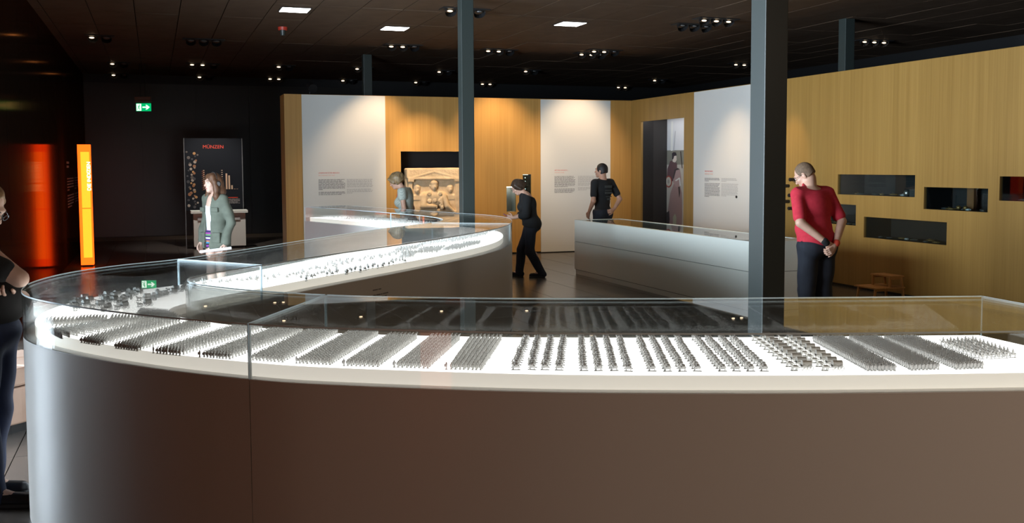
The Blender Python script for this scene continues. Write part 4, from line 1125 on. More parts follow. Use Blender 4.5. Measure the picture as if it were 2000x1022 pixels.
# ------------------------------------------------------------------ long wall niches on the right with finds
M['shale'] = mat('dark_find', (0.05, 0.048, 0.045), 0.6); M['bronze'] = mat('bronze_find', (0.28, 0.17, 0.06), 0.4, 0.6)
NIL = ['upper left long dark niche in the right oak wall', 'small dark niche half hidden by the man in red', 'middle dark niche right of the longest ones, brown post inside', 'dark niche cut by the right picture edge', 'lowest long dark niche above the step stool']
rr = random.Random(21)
for (y0, y1, z0, z1), lab in zip(HB[1:], NIL):
    t = thing('wall_niche', lab, 'niche', (XB + 0.045, (y0 + y1) / 2, z0))
    hw, h, D = (y1 - y0) / 2, z1 - z0, 0.42
    put(MB().b2((D, -hw, 0), (D + 0.02, hw, h)).b2((0, -hw - 0.02, 0), (D, -hw, h)).b2((0, hw, 0), (D, hw + 0.02, h)).b2((0, -hw, h), (D, hw, h + 0.02)).b2((0, -hw, -0.02), (D, hw, 0)), 'lining', 'black', t)
    put(MB().b2((-0.022, -hw, 0), (-0.016, hw, h)), 'glass_pane', 'pane', t)
    nf = int((y1 - y0) / 0.16)
    for i in range(nf):
        yy = y0 + 0.10 + (y1 - y0 - 0.2) * (i + 0.5) / nf; xx = XB + 0.045 + rr.uniform(0.06, 0.3)
        mb = MB(); L = rr.uniform(0.03, 0.09)
        mb.ell((0, 0, 0.012), (0.02 + L * 0.3, L, 0.014), 8, 5)
        if rr.random() < 0.5: mb.tube((0, -L, 0.012), (0.03, L * 0.9, 0.03), 0.007, 0.004, 6)
        fn = ['leftmost', 'second', 'third', 'fourth', 'fifth', 'sixth', 'seventh', 'eighth', 'ninth', 'tenth'][nf - 1 - i]
        tag(put(mb, 'metal_find', rr.choice(['shale', 'shale', 'pewter_dark', 'bronze']), loc=(xx, yy, z0)), fn + ' flat metal find from the left in the ' + {0: 'upper left long', 1: 'half-hidden small', 2: 'middle', 3: 'rightmost', 4: 'lowest long'}[NIL.index(lab)] + ' niche', 'find', 'finds in the long wall niches')
tag(put(MB().ell((0, 0, 0.045), (0.04, 0.045, 0.045), 14, 9), 'silver_bowl', 'metal', smooth=True, loc=(XB + 0.13, 10.50, 1.31)), 'small shiny rounded silver vessel in the upper left long niche', 'vessel')
tag(put(MB().b2((-0.05, -0.10, 0), (0.05, 0.10, 0.095)).b2((-0.055, -0.105, 0.095), (0.055, 0.105, 0.10)), 'casket', 'shale', loc=(XB + 0.15, 10.32, 1.31)), 'dark box beside the silver vessel in the upper left niche', 'casket')
tag(put(MB().b2((-0.02, -0.055, 0), (0.02, 0.055, 0.275)), 'display_post', mat('brown_post', (0.22, 0.09, 0.03), 0.5), loc=(XB + 0.35, 9.62, 1.168)), 'brown upright post inside the middle niche', 'post')
for i, (yy, zz) in enumerate(((9.61, 1.168), (9.50, 1.168))):
    tag(put(MB().ell((0, 0, 0.028), (0.028, 0.032, 0.028), 12, 8), 'bronze_knob', 'bronze', smooth=True, loc=(XB + 0.14, yy, zz)), ('left' if i == 0 else 'right') + ' one of two golden bronze knobs in the middle niche', 'knob')

# black listening pegs on the right wall
for i, (yy, zz, lab) in enumerate(((13.04, 1.51, 'top left'), (12.90, 1.41, 'upper middle'), (12.72, 1.51, 'top right'), (13.04, 1.27, 'centre left'), (12.74, 1.27, 'centre right'), (12.89, 1.17, 'lower middle'), (13.04, 1.07, 'bottom left'), (12.74, 1.07, 'bottom right'))):
    t = thing('wall_peg', lab + ' black round peg on the oak wall beside the man in red', 'peg', (XB, yy, zz), group='black pegs on the right oak wall')
    put(MB().tube((0, 0, 0), (-0.11, 0, 0), 0.026, 0.026, 16), 'shaft', 'plastic_black', t)
    put(MB().tube((-0.11, 0, 0), (-0.122, 0, 0), 0.029, 0.022, 16), 'cap', 'plastic_black', t)

# ------------------------------------------------------------------ alcove with the rider mural
al = thing('alcove', 'tall recessed alcove in the right oak wall with dark side panels', 'alcove', (XB + 0.045, 17.0, 0))
put(MB().b2((0.0, 0.84, 0.0), (0.235, 0.86, 2.72)), 'side_panel', mat('alcove_black', (0.016, 0.013, 0.012), 0.6), al)
put(MB().b2((0.235, 0.845, 0.0), (0.555, 0.865, 2.72)), 'side_panel', mat('alcove_brown', (0.036, 0.030, 0.028), 0.6), al)
put(MB().b2((0.0, -0.89, 0.0), (0.555, -0.87, 2.72)), 'side_panel', 'panel_white', al)
put(MB().b2((0.0, -0.87, 2.72), (0.555, 0.84, 2.74)), 'soffit', 'panel_white', al)
lampb = put(MB().b2((0.06, -0.75, 2.690), (0.12, 0.78, 2.719)), 'strip_lamp', mat('strip_lamp', (0.9, 0.9, 0.9), 0.4, emit=(0.95, 0.97, 1.0), estr=7.0), al)
mu = thing('mural', 'painted mural of a rider with a round shield on a pinkish horse, in the alcove', 'mural', (XB + 0.60, 17.0, 0))
MC = {}
def mc(n, c): MC[n] = mat('mural_' + n, c, 0.7); return MC[n]
put(MB().b2((-0.01, -0.87, 0.0), (0.01, 0.84, 2.72)), 'board', mc('pale', (0.60, 0.60, 0.62)), mu)
def mp(zx, zy): return (17.84 - (zx - 285) / 130.0 * 0.65 - 17.0, 2.785 - 0.002306 * zy)
def mpoly(pts, name, c, lay):
    q = [mp(*p) for p in pts]; n = len(q); x = -0.011 - 0.0012 * lay
    mb = MB().add([(x, a, b) for a, b in q] + [(x + 0.0011, a, b) for a, b in q], [tuple(range(n))] + [(i, (i + 1) % n, n + (i + 1) % n, n + i) for i in range(n)])
    put(mb, name, c, mu)
def ring(cx, cy, rx, ry, n=18): return [(cx + rx * math.cos(2 * math.pi * i / n), cy + ry * math.sin(2 * math.pi * i / n)) for i in range(n)]
mpoly([(285, 325), (620, 330), (620, 450), (285, 450)], 'hill_band', mc('olive', (0.22, 0.21, 0.17)), 0)
mpoly([(318, 75), (334, 75), (332, 330), (316, 330)], 'birch_trunk', mc('birch', (0.72, 0.71, 0.68)), 1)
mpoly([(350, 160), (356, 160), (344, 330), (336, 330)], 'branch', mc('twig', (0.42, 0.42, 0.44)), 1)
mpoly([(285, 450), (620, 450), (620, 1100), (285, 1100)], 'ground_band', mc('sand', (0.52, 0.47, 0.41)), 0)
mpoly([(300, 1100), (296, 850), (316, 700), (345, 610), (385, 600), (408, 690), (412, 860), (405, 1100)], 'horse_body', mc('rose', (0.36, 0.235, 0.225)), 2)
mpoly([(287, 560), (290, 490), (312, 420), (345, 412), (368, 440), (370, 520), (352, 590), (300, 600)], 'tunic', mc('maroon', (0.13, 0.07, 0.075)), 3)
mpoly([(338, 600), (345, 520), (362, 485), (392, 492), (402, 560), (400, 620), (384, 650), (360, 640)], 'horse_head', mc('rose2', (0.42, 0.28, 0.265)), 4)
mpoly([(338, 560), (350, 492), (375, 478), (392, 490), (362, 500), (352, 540), (344, 575)], 'mane', mc('umber', (0.06, 0.045, 0.045)), 5)
mpoly([(380, 640), (392, 640), (396, 690), (388, 735), (384, 690)], 'beard', MC['umber'], 5)
mpoly([(334, 425), (332, 375), (345, 365), (364, 372), (366, 410), (354, 432)], 'face', mc('face', (0.62, 0.54, 0.48)), 4)
mpoly([(330, 408), (328, 352), (342, 341), (360, 346), (366, 372), (346, 376), (340, 400)], 'hair', mc('dark', (0.03, 0.022, 0.03)), 5)
mpoly(ring(302, 598, 28, 53), 'shield_rim', mc('red', (0.35, 0.07, 0.05)), 6)
mpoly(ring(302, 598, 21, 41), 'shield_field', mc('beige', (0.55, 0.50, 0.42)), 7)
mpoly(ring(302, 598, 9, 18), 'shield_boss', mc('boss', (0.36, 0.32, 0.28)), 8)
mpoly([(394, 338), (400, 336), (413, 480), (408, 482)], 'spear', MC['umber'], 6)
mpoly([(356, 585), (390, 560), (396, 568), (402, 630), (392, 634), (388, 575), (362, 594)], 'bridle', MC['birch'], 7)
mpoly([(288, 870), (308, 855), (312, 930), (306, 1010), (288, 1010)], 'boot', MC['umber'], 6)
mpoly([(340, 905), (356, 875), (368, 905), (366, 1000), (340, 1000)], 'far_leg', mc('moss', (0.42, 0.42, 0.30)), 6)

# ------------------------------------------------------------------ white floor vitrine
vt = thing('floor_vitrine', 'long low white display vitrine with flat glass top in front of the right wall', 'vitrine', (6.33, 9.5, 0))
VW, VL, VH = 0.82, 5.07, 0.87
put(MB().b2((0.015, 0.015, 0), (VW - 0.015, VL - 0.015, 0.072)), 'kickboard', 'case_white', vt)
put(MB().b2((0.012, 0.012, 0.07), (VW - 0.012, VL - 0.012, 0.53)), 'core', 'seam', vt)
put(MB().b2((0, 0, 0.078), (VW, VL, 0.519)), 'lower_panel', 'case_white', vt)
put(MB().b2((0, 0, 0.525), (0.05, VL, VH)).b2((VW - 0.05, 0, 0.525), (VW, VL, VH)).b2((0.05, 0, 0.525), (VW - 0.05, 0.32, VH)).b2((0.05, VL - 0.05, 0.525), (VW - 0.05, VL, VH)).b2((0.05, 0.32, 0.525), (VW - 0.05, VL - 0.05, 0.75)), 'upper_panel', 'case_white', vt)
put(MB().b2((0.05, 0.32, VH - 0.012), (VW - 0.05, VL - 0.05, VH - 0.004)), 'glass_top', 'pane', vt)
put(MB().b2((0.12, 0.45, 0.75), (VW - 0.12, VL - 0.2, 0.785)), 'tray', mat('cream_tray', (0.62, 0.53, 0.36), 0.7), vt)

# ------------------------------------------------------------------ oak step stool
M['oak_s'] = mat('oak_stool', (0.50, 0.26, 0.09), 0.45, col2=(0.38, 0.18, 0.055), vscale=(30, 30, 4))
ss = thing('step_stool', 'small two-step oak stool against the right oak wall', 'step stool', (8.60, 10.20, 0))
ss.scale = (0.72, 0.72, 0.72)
put(MB().b2((0.30, -0.03, 0.40), (0.60, 0.50, 0.425)), 'upper_step', 'oak_s', ss)
put(MB().b2((-0.03, -0.06, 0.20), (0.60, 0.53, 0.225)), 'lower_step', 'oak_s', ss)
for y in (0.0, 0.44):
    for (a, b) in (((0.0, y, 0.2), (-0.03, y, 0.0)), ((0.56, y, 0.40), (0.62, y, 0.0)), ((0.31, y, 0.40), (0.31, y, 0.2))):
        mb = MB(); t = 0.017
        mb.add([(a[0] - t, a[1] - t, a[2]), (a[0] + t, a[1] - t, a[2]), (a[0] + t, a[1] + t, a[2]), (a[0] - t, a[1] + t, a[2]), (b[0] - t, b[1] - t, b[2]), (b[0] + t, b[1] - t, b[2]), (b[0] + t, b[1] + t, b[2]), (b[0] - t, b[1] + t, b[2])],
               [(0, 1, 2, 3), (7, 6, 5, 4), (0, 4, 5, 1), (1, 5, 6, 2), (2, 6, 7, 3), (3, 7, 4, 0)])
        put(mb, 'leg', 'oak_s', ss)
    put(MB().b2((0.31, y - 0.012, 0.36), (0.57, y + 0.012, 0.40)), 'apron', 'oak_s', ss)
    put(MB().b2((0.0, y - 0.012, 0.16), (0.57, y + 0.012, 0.20)), 'apron', 'oak_s', ss)

# ------------------------------------------------------------------ coin station on the left
ds = thing('coin_desk', 'grey-white desk in front of the coin poster', 'desk', (0.74, 22.0, 0))
put(MB().b2((0.02, 0.02, 0.05), (1.09, 0.42, 0.76)), 'body', 'case_white', ds)
put(MB().b2((-0.03, -0.03, 0.76), (1.14, 0.45, 0.815)), 'desktop', 'case_white', ds)
put(MB().b2((0.08, 0.06, 0), (1.03, 0.38, 0.05)), 'base', 'black', ds)
for x in (0.10, 0.76): put(MB().b2((x, 0.005, 0.60), (x + 0.22, 0.02, 0.69)), 'front_plate', mat('plate_grey', (0.55, 0.56, 0.55), 0.4), ds, bevel=0.008)
po = thing('coin_poster', 'black coin poster with red heading, scattered coins and bar charts', 'poster', (0.62, 22.52, 0.80))
PW, PH = 1.21, 1.57
put(MB().b2((0, 0, 0), (PW, 0.02, PH)), 'board', mat('poster_black', (0.007, 0.009, 0.013), 0.6, spec=0.2), po)
for x in (-0.008, PW - 0.006): put(MB().b2((x, -0.012, -0.80), (x + 0.014, 0.022, PH)), 'edge_strip', mat('glassy_edge', (0.16, 0.16, 0.16), 0.3), po)
wall_text('MÜNZEN', 0.105, (PW * 0.50, -0.002, PH - 0.22), (1, 0, 0), (0, 0, 1), 'ink_red', 'heading', po, 'CENTER')
rr = random.Random(4)
coinc = [mat('coin_%d' % i, c, 0.5) for i, c in enumerate(((0.10, 0.085, 0.075), (0.26, 0.12, 0.06), (0.32, 0.27, 0.22), (0.40, 0.22, 0.09), (0.05, 0.05, 0.055)))]
for i in range(40):
    z = PH - 0.30 - i / 40 * 1.22; x = 0.05 + abs(math.sin(i * 2.4)) * (0.24 - 0.10 * math.sin(i / 40 * 3.1)); r = rr.uniform(0.018, 0.037)
    put(MB().tube((x, 0, z), (x, -0.006, z), r, r * 0.9, 12), 'coin', coinc[rr.randrange(5)], po)
M['bar'] = mat('chart_bar', (0.48, 0.33, 0.22), 0.6); M['bar_red'] = mat('chart_bar_red', (0.35, 0.10, 0.05), 0.6)
for x0, hs in ((0.38, (0.34, 0.32, 0.14)), (0.76, (0.345, 0.30, 0.085, 0.006, 0.006))):
    for i, h in enumerate(hs): put(MB().b2((x0 + 0.09 + i * 0.056, -0.003, 0.46), (x0 + 0.125 + i * 0.056, 0, 0.46 + h)), 'chart_bar', 'bar_red' if (i == 1 and x0 < .5) else 'bar', po)
    for i in range(10):
        put(MB().b2((x0, -0.003, 0.46 + i * 0.045), (x0 + 0.03, 0, 0.475 + i * 0.045)), 'chart_mark', 'bar', po)
        if x0 < .5: put(MB().b2((x0 - 0.03, -0.003, 0.445 + i * 0.045), (x0 + 0.03, 0, 0.450 + i * 0.045)), 'chart_line', 'bar_red', po)
put(MB().b2((0.84, -0.003, 0.27), (1.10, 0, 0.282)), 'red_rule', 'ink_red', po)
text_lines((0.84, 0, 0.235), (1, 0, 0), 0.30, [1, 1, 1, .9, 1], 0.022, 0.012, 'ink', 'small_print', po, (0, -1, 0), 5)

# ------------------------------------------------------------------ orange light columns
def light_column(x, y, label, text, m1='lamp_orange', m2='lamp_yellow'):
    t = thing('light_column', label, 'light column', (x, y, 0))
    put(MB().b2((-0.105, -0.10, 0.03), (0.105, 0.10, 2.15)), 'shell', m1, t)
    put(MB().b2((-0.055, -0.103, 1.04), (0.085, -0.1, 2.02)), 'tube_glow', m2, t)  # amber panels stand for the tubes' brighter glow through the shell
    put(MB().b2((-0.055, -0.103, 0.16), (0.085, -0.1, 1.02)), 'tube_glow', m2, t)
    put(MB().b2((-0.09, -0.085, 0), (0.09, 0.085, 0.03)), 'foot', 'black', t)
    if text: wall_text(text, 0.085, (0.098, -0.1045, 1.34), (0, 0, 1), (-1, 0, 0), 'lit_print', 'lettering', t)
light_column(-1.15, 19.0, 'glowing orange light column by the dark left wall', 'DIE INDIZIEN')
lx, ly = -1.22, 1.30
light_column(lx, ly, 'second glowing orange light column, seen only as a reflection in the front glass', None, 'lamp_dim', 'lamp_dim')
wl_t = thing('wall_print', 'pale printed text columns on the dark left wall beside the orange light', 'wall text', (XL, 19.8, 1.2))
text_lines((0.001, 0, 0.62), (0, 1, 0), 0.55, [1, .9], 0.075, 0.04, 'ink_light', 'heading_lines', wl_t, (1, 0, 0), 2)
text_lines((0.001, 0, 0.33), (0, 1, 0), 1.5, [1, 1, 1, 1, .3, 0, 1, 1, 1, .9, .6], 0.052, 0.024, 'ink_light', 'text_column', wl_t, (1, 0, 0), 3)
text_lines((0.001, 1.75, 0.33), (0, 1, 0), 1.5, [1, 1, 1, 1, .3, 0, 1, 1, 1, .9], 0.052, 0.024, 'ink', 'text_column', wl_t, (1, 0, 0), 4)

# ------------------------------------------------------------------ exit sign on two rods
ex = thing('exit_sign', 'green illuminated emergency exit sign hanging from the ceiling', 'exit sign', (-0.17, 22.4, 2.93), -YAW)
put(MB().b2((-0.155, -0.012, 0.0), (0.155, 0.012, 0.165)), 'sign_plate', 'exit_green', ex)
put(MB().b2((-0.145, -0.014, 0.010), (-0.045, -0.012, 0.155)), 'door_field', 'exit_white', ex)
put(MB().add([(x, -0.0165, z) for x, z in ((-0.02, 0.07), (0.075, 0.07), (0.045, 0.035), (0.075, 0.035), (0.135, 0.083), (0.075, 0.131), (0.045, 0.131), (0.075, 0.096), (-0.02, 0.096))], [(0, 1, 7, 8), (1, 2, 3, 4), (1, 4, 7), (7, 4, 5, 6)]), 'arrow', 'exit_white', ex)
rf = MB().tube((-0.084, -0.0165, 0.133), (-0.084, -0.0140, 0.133), 0.012, 0.012, 10)
for a_, b_, w_ in (((-0.086, 0.118), (-0.098, 0.075), 0.010), ((-0.098, 0.075), (-0.076, 0.055), 0.007), ((-0.076, 0.055), (-0.082, 0.024), 0.006), ((-0.098, 0.075), (-0.112, 0.045), 0.007), ((-0.112, 0.045), (-0.134, 0.040), 0.006), ((-0.086, 0.112), (-0.064, 0.092), 0.005), ((-0.090, 0.112), (-0.116, 0.098), 0.005), ((-0.116, 0.098), (-0.122, 0.078), 0.005)):
    dx, dz = b_[0] - a_[0], b_[1] - a_[1]; l_ = math.hypot(dx, dz); nx, nz = -dz / l_ * w_, dx / l_ * w_
    rf.add([(a_[0] + nx, -0.0165, a_[1] + nz), (a_[0] - nx, -0.0165, a_[1] - nz), (b_[0] - nx, -0.0165, b_[1] - nz), (b_[0] + nx, -0.0165, b_[1] + nz)], [(0, 1, 2, 3)])
put(rf, 'running_figure', 'exit_green', ex)
put(MB().b2((-0.170, -0.04, 0.185), (0.170, 0.04, 0.225)).b2((-0.170, -0.04, 0.235), (0.170, 0.04, 0.300)), 'housing', 'alu', ex)
for x in (-0.06, 0.05): put(MB().tube((x, 0, 0.30), (x, 0, CEIL - 2.93), 0.006, 0.006, 6), 'rod', 'black', ex)

# ------------------------------------------------------------------ ceiling lights
for (x, y, lab) in ((1.91, 14.17, 'leftmost'), (3.66, 15.57, 'middle'), (6.12, 14.25, 'right')):
    t = thing('ceiling_light', lab + ' bright square white ceiling light of the three', 'ceiling light', (x, y, CEIL))
    put(MB().b2((-0.21, -0.21, -0.006), (0.21, 0.21, 0.0)), 'frame', 'black', t)
    put(MB().b2((-0.19, -0.19, -0.010), (0.19, 0.19, -0.006)), 'diffuser', 'panel_lamp', t)
for (x, y) in ((3.2, -1.6), (6.4, -0.6)):  # fixtures made up to go with the added fill lamps
    t = thing('ceiling_light', 'square fill lamp added unseen behind the camera, ' + ('left' if x < 4 else 'right') + ' of two', 'ceiling light', (x, y, CEIL))
    put(MB().b2((-0.30, -0.30, -0.006), (0.30, 0.30, 0.0)), 'frame', 'black', t)
    put(MB().b2((-0.26, -0.26, -0.010), (0.26, 0.26, -0.006)), 'diffuser', 'panel_lamp', t)
def spot(loc, tgt, power, deg, col=(1.0, 0.72, 0.44), blend=0.8, rad=0.04):
    d = bpy.data.lights.new('spot', 'SPOT'); d.energy = power; d.spot_size = math.radians(deg); d.spot_blend = blend; d.color = col; d.shadow_soft_size = rad
    o = bpy.data.objects.new('spotlight_beam', d); COL.objects.link(o); o.location = loc
    o.rotation_euler = (Vector(tgt) - Vector(loc)).to_track_quat('-Z', 'Y').to_euler()
FX = [(195, 70, 2, 1), (232, 122, 2, 1), (398, 77, 3, 0), (397, 124, 3, 2), (236, 153, 2, 1), (396, 155, 2, 1), (555, 128, 2, 1), (530, 157, 2, 2), (707, 132, 2, 2), (670, 159, 2, 1), (787, 88, 3, 2), (867, 138, 2, 1), (810, 162, 2, 1), (938, 165, 2, 2),
      (975, 97, 3, 2), (1035, 137, 2, 1), (1155, 104, 3, 2), (1180, 98, 3, 2), (1178, 175, 2, 2), (1286, 155, 2, 1), (1356, 48, 3, 0), (1399, 37, 3, 3), (1453, 124, 3, 2), (1706, 79, 3, 3), (908, 18, 3, 1)]
FP = [(-.76, 17.29), (-.61, 21.51), (.83, 17.26), (1.0, 21.22), (-.68, 25.0), (1.16, 24.9), (2.61, 21.16), (2.75, 24.85), (4.24, 21.11), (4.47, 24.4), (4.14, 17.01), (6.09, 21.26), (6.28, 24.4), (8.02, 24.3),
      (5.96, 17.16), (7.88, 20.6), (7.81, 17.18), (7.83, 16.66), (11.84, 24.4), (11.75, 21.88), (7.71, 13.24), (7.72, 12.63), (11.65, 17.95), (11.64, 13.97), (4.0, 12.91)]
FK = ['far left, nearest row', 'far left, second row', 'above the coin station, nearest row', 'above the coin station, second row', 'far left, last row', 'above the coin station, last row', 'left of the first white panel, second row', 'left end of the oak wall, last row',
      'over the first white panel, second row', 'over the first white panel, last row', 'over the stone relief, nearest row', 'left of the thin column, second row', 'left of the thin column, last row', 'right of the thin column, last row',
      'over the small wall vitrines', 'right of the thin column, second row', 'left one of the pair before the second panel', 'right one of the pair before the second panel', 'above the far corner, last row', 'above the alcove, far behind the wall',
      'unlit, of the pair over the floor vitrine', 'brightly lit, of the pair over the floor vitrine', 'just left of the nearest column', 'brightest, at right under the reddish ceiling', 'half hidden by the thin column']
sc_ = 2.19 / 2.11
for (px, py, nl, lit), (x, y), lab in zip(FX, FP, FK):
    x, y = x * sc_, min(y * sc_, 25.0)
    t = thing('downlight', 'black recessed downlight, ' + lab, 'downlight', (x, y, CEIL))
    w = 0.115 * nl
    put(MB().b2((-w, -0.12, -0.012), (w, 0.12, 0.0)), 'frame', 'black', t)
    for i in range(nl):
        cx = (i - (nl - 1) / 2) * 0.21
        h = put(MB().tube((cx, 0.02, 0.0), (cx, -0.03, -0.055), 0.075, 0.085, 14, False), 'reflector', 'plastic_black', t)
        if i < lit: put(MB().ell((cx - 0.015, -0.035, -0.04), (0.040, 0.026, 0.013), 12, 6), 'lamp', 'spot_lamp', h, True)
        else: put(MB().ell((cx, -0.005, -0.025), (0.05, 0.045, 0.012), 10, 6), 'lamp', 'plastic_grey', h, True)
# beams of the lit downlights onto the walls
Y1 = 17.72
spot((1.04, 20.9, 3.86), (1.25, 22.2, 1.15), 320, 62, (1.0, 0.93, 0.86))
spot((4.25, 17.2, 3.86), (3.75, YA, 1.7), 170, 62)
spot((4.35, 17.0, 3.86), (5.0, YA, 1.15), 290, 50)
spot((6.15, 17.2, 3.86), (6.3, YA, 1.6), 210, 70)
spot((8.05, 17.0, 3.86), (7.95, YA, 1.7), 165, 70)
spot((7.65, 13.9, 3.86), (XB, 14.5, 1.35), 170, 46, blend=1.0)
spot((8.0, 13.1, 3.86), (8.8, 10.5, 0.1), 90, 40, blend=1.0)  # extra beam added to brighten the step stool
spot((7.95, 13.0, 3.86), (XB, 12.75, 1.9), 110, 22)
spot((7.95, 12.6, 3.86), (6.75, 12.0, 0.8), 160, 60)
spot((6.05, 16.9, 3.86), (6.2, 15.6, 0.0), 110, 80)

# ceiling detector and spotlight head
t = thing('smoke_detector', 'small red and grey ceiling detector near the leftmost square light', 'detector', (1.96, 15.98, CEIL))
put(MB().tube((0, 0, 0), (0, 0, -0.05), 0.075, 0.07, 16), 'base', 'red_plastic', t)
put(MB().tube((0, 0, -0.05), (0, 0, -0.13), 0.045, 0.035, 14), 'sensor', 'column', t)
t = thing('spotlight_head', 'black spotlight clamped above the left end of the oak wall', 'spotlight', (2.75, YA + 0.3, HW))
put(MB().tube((0, 0, 0), (0, 0, 0.10), 0.012, 0.012, 8), 'stem', 'black', t)
put(MB().tube((0.0, 0.08, 0.20), (0.04, -0.12, 0.12), 0.06, 0.085, 14), 'head', 'plastic_black', t)

# ------------------------------------------------------------------ leather pouf by the window
pf = thing('leather_pouf', 'tan leather pouf of sewn segments behind the man at left', 'pouf', (-1.22, 7.42, 0))
put(MB().prism([(0.42 * math.cos(i * math.pi / 12), 0.42 * math.sin(i * math.pi / 12)) for i in range(24)], 0, 0.075), 'plinth', 'plastic_black', pf)
for k in range(8):
    a0, a1 = k * math.pi / 4 + 0.012 + 0.2, (k + 1) * math.pi / 4 - 0.012 + 0.2
    arc = [a0 + (a1 - a0) * i / 5 for i in range(6)]
    r = 0.50
    side = MB().prism([(0.30 * math.cos(a0), 0.30 * math.sin(a0))] + [(r * math.cos(a), r * math.sin(a)) for a in arc] + [(0.30 * math.cos(a1), 0.30 * math.sin(a1))], 0.075, 0.315)
    put(side, 'side_segment', 'leather', pf, bevel=0.012)
    top = MB().prism([(0.02 * math.cos((a0 + a1) / 2), 0.02 * math.sin((a0 + a1) / 2))] + [(r * 1.005 * math.cos(a), r * 1.005 * math.sin(a)) for a in arc], 0.322, 0.44)
    put(top, 'seat_segment', 'leather', pf, bevel=0.016)
# small printed note on the flank of the middle run of the case
_i = int(np.argmin(np.abs(np.hypot(E2[:, 0] - c2r(-1.02, 7.35)[0], E2[:, 1] - c2r(-1.02, 7.35)[1]))))
_t = E2[_i + 1] - E2[_i]; _t = _t / np.linalg.norm(_t)
for _k, (_w, _z) in enumerate(((0.12, 0.815), (0.22, 0.775))):
    text_lines((E2[_i][0] - 1.2 - N2[_i][0] * 0.0015, E2[_i][1] - 4.0 - N2[_i][1] * 0.0015, _z), (_t[0], _t[1], 0), _w, [1] if _k == 0 else [1, .95, 1], 0.02, 0.009, 'ink', 'printed_note', case, (-N2[_i][0], -N2[_i][1], 0), 70 + _k)

# ------------------------------------------------------------------ pewter figures on the deck
def soldier(spear=False, h=0.030):
    k = h / 0.030; mb = MB()
    mb.b2((-.0052, -.0042, 0), (.0052, .0042, .0012))
    mb.tube((-.0016, 0, .001), (-.0017, 0, .0125), .0016, .0020, 4, False); mb.tube((.0016, .0008, .001), (.0017, 0, .0125), .0016, .0020, 4, False)
    mb.tube((0, 0, .0105), (0, 0, .0215), .0038, .0042, 6)                       # tunic
    mb.tube((-.0042, 0, .0205), (-.0050, .0015, .0130), .0013, .0011, 4, False)
    mb.ell((0, .0002, .0245), (.0024, .0026, .0030), 6, 4)                         # head with helmet
    mb.b2((.0034, -.0002, .0095), (.0060, .0050, .0195))                           # shield
    mb.tube((-.0050, .0010, .0020), (-.0054, .0005, .0360 if spear else .0300), .00055, .00045, 3, False)
    if not spear: mb.b2((-.0075, -.0030, .0265), (-.0035, .0020, .0300))          # pack on the carrying pole
    mb.v = [(a * k, b * k, c * k) for a, b, c in mb.v]
    return mb
def horse(mb, x=0.0, y=0.0, s=1.0):
    P = lambda a, b, c: (x + a * s, y + b * s, c * s)
    mb.tube(P(0, -.010, .0150), P(0, .009, .0160), .0048 * s, .0046 * s, 7)
    for q, yy in ((-.0026, -.0085), (.0026, -.0085), (-.0026, .0080), (.0026, .0080)):
        mb.tube(P(q, yy, .0140), P(q, yy + .0010, .0015), .0018 * s, .0009 * s, 4, False)
    mb.tube(P(0, .0075, .0170), P(0, .0135, .0250), .0032 * s, .0022 * s, 5); mb.tube(P(0, .0125, .0255), P(0, .0185, .0215), .0022 * s, .0013 * s, 5)
    mb.tube(P(0, -.0105, .0170), P(0, -.0145, .0080), .0011 * s, .0006 * s, 4, False)
def rider():
    mb = MB(); mb.b2((-.0045, -.014, 0), (.0045, .016, .0013)); horse(mb)
    mb.tube((0, -.0005, .0190), (0, 0, .0295), .0034, .0040, 6); mb.ell((0, 0, .0330), (.0025, .0026, .0031), 6, 4)
    for q in (-1, 1): mb.tube((q * .0040, 0, .0205), (q * .0052, .0020, .0105), .0019, .0012, 4, False)
    mb.tube((.0045, .003, .0140), (.0050, .001, .0450), .0005, .0004, 3, False); mb.b2((-.0066, -.003, .0190), (-.0055, .0040, .0280))
    return mb
def pack_mule():
    mb = MB(); mb.b2((-.0045, -.014, 0), (.0095, .016, .0013)); horse(mb, 0, 0, 0.92)
    mb.ell((0, -.001, .0210), (.0075, .0075, .0050), 7, 5); mb.b2((-.0088, -.006, .0130), (-.0045, .0045, .0200)); mb.b2((.0045, -.006, .0130), (.0080, .0045, .0200))
    mb.tube((.0078, .010, .001), (.0078, .010, .0210), .0024, .0034, 6); mb.ell((.0078, .010, .0240), (.0023, .0024, .0028), 6, 4); mb.tube((.0090, .010, .0190), (.0040, .0150, .0190), .0011, .0009, 4, False)
    return mb
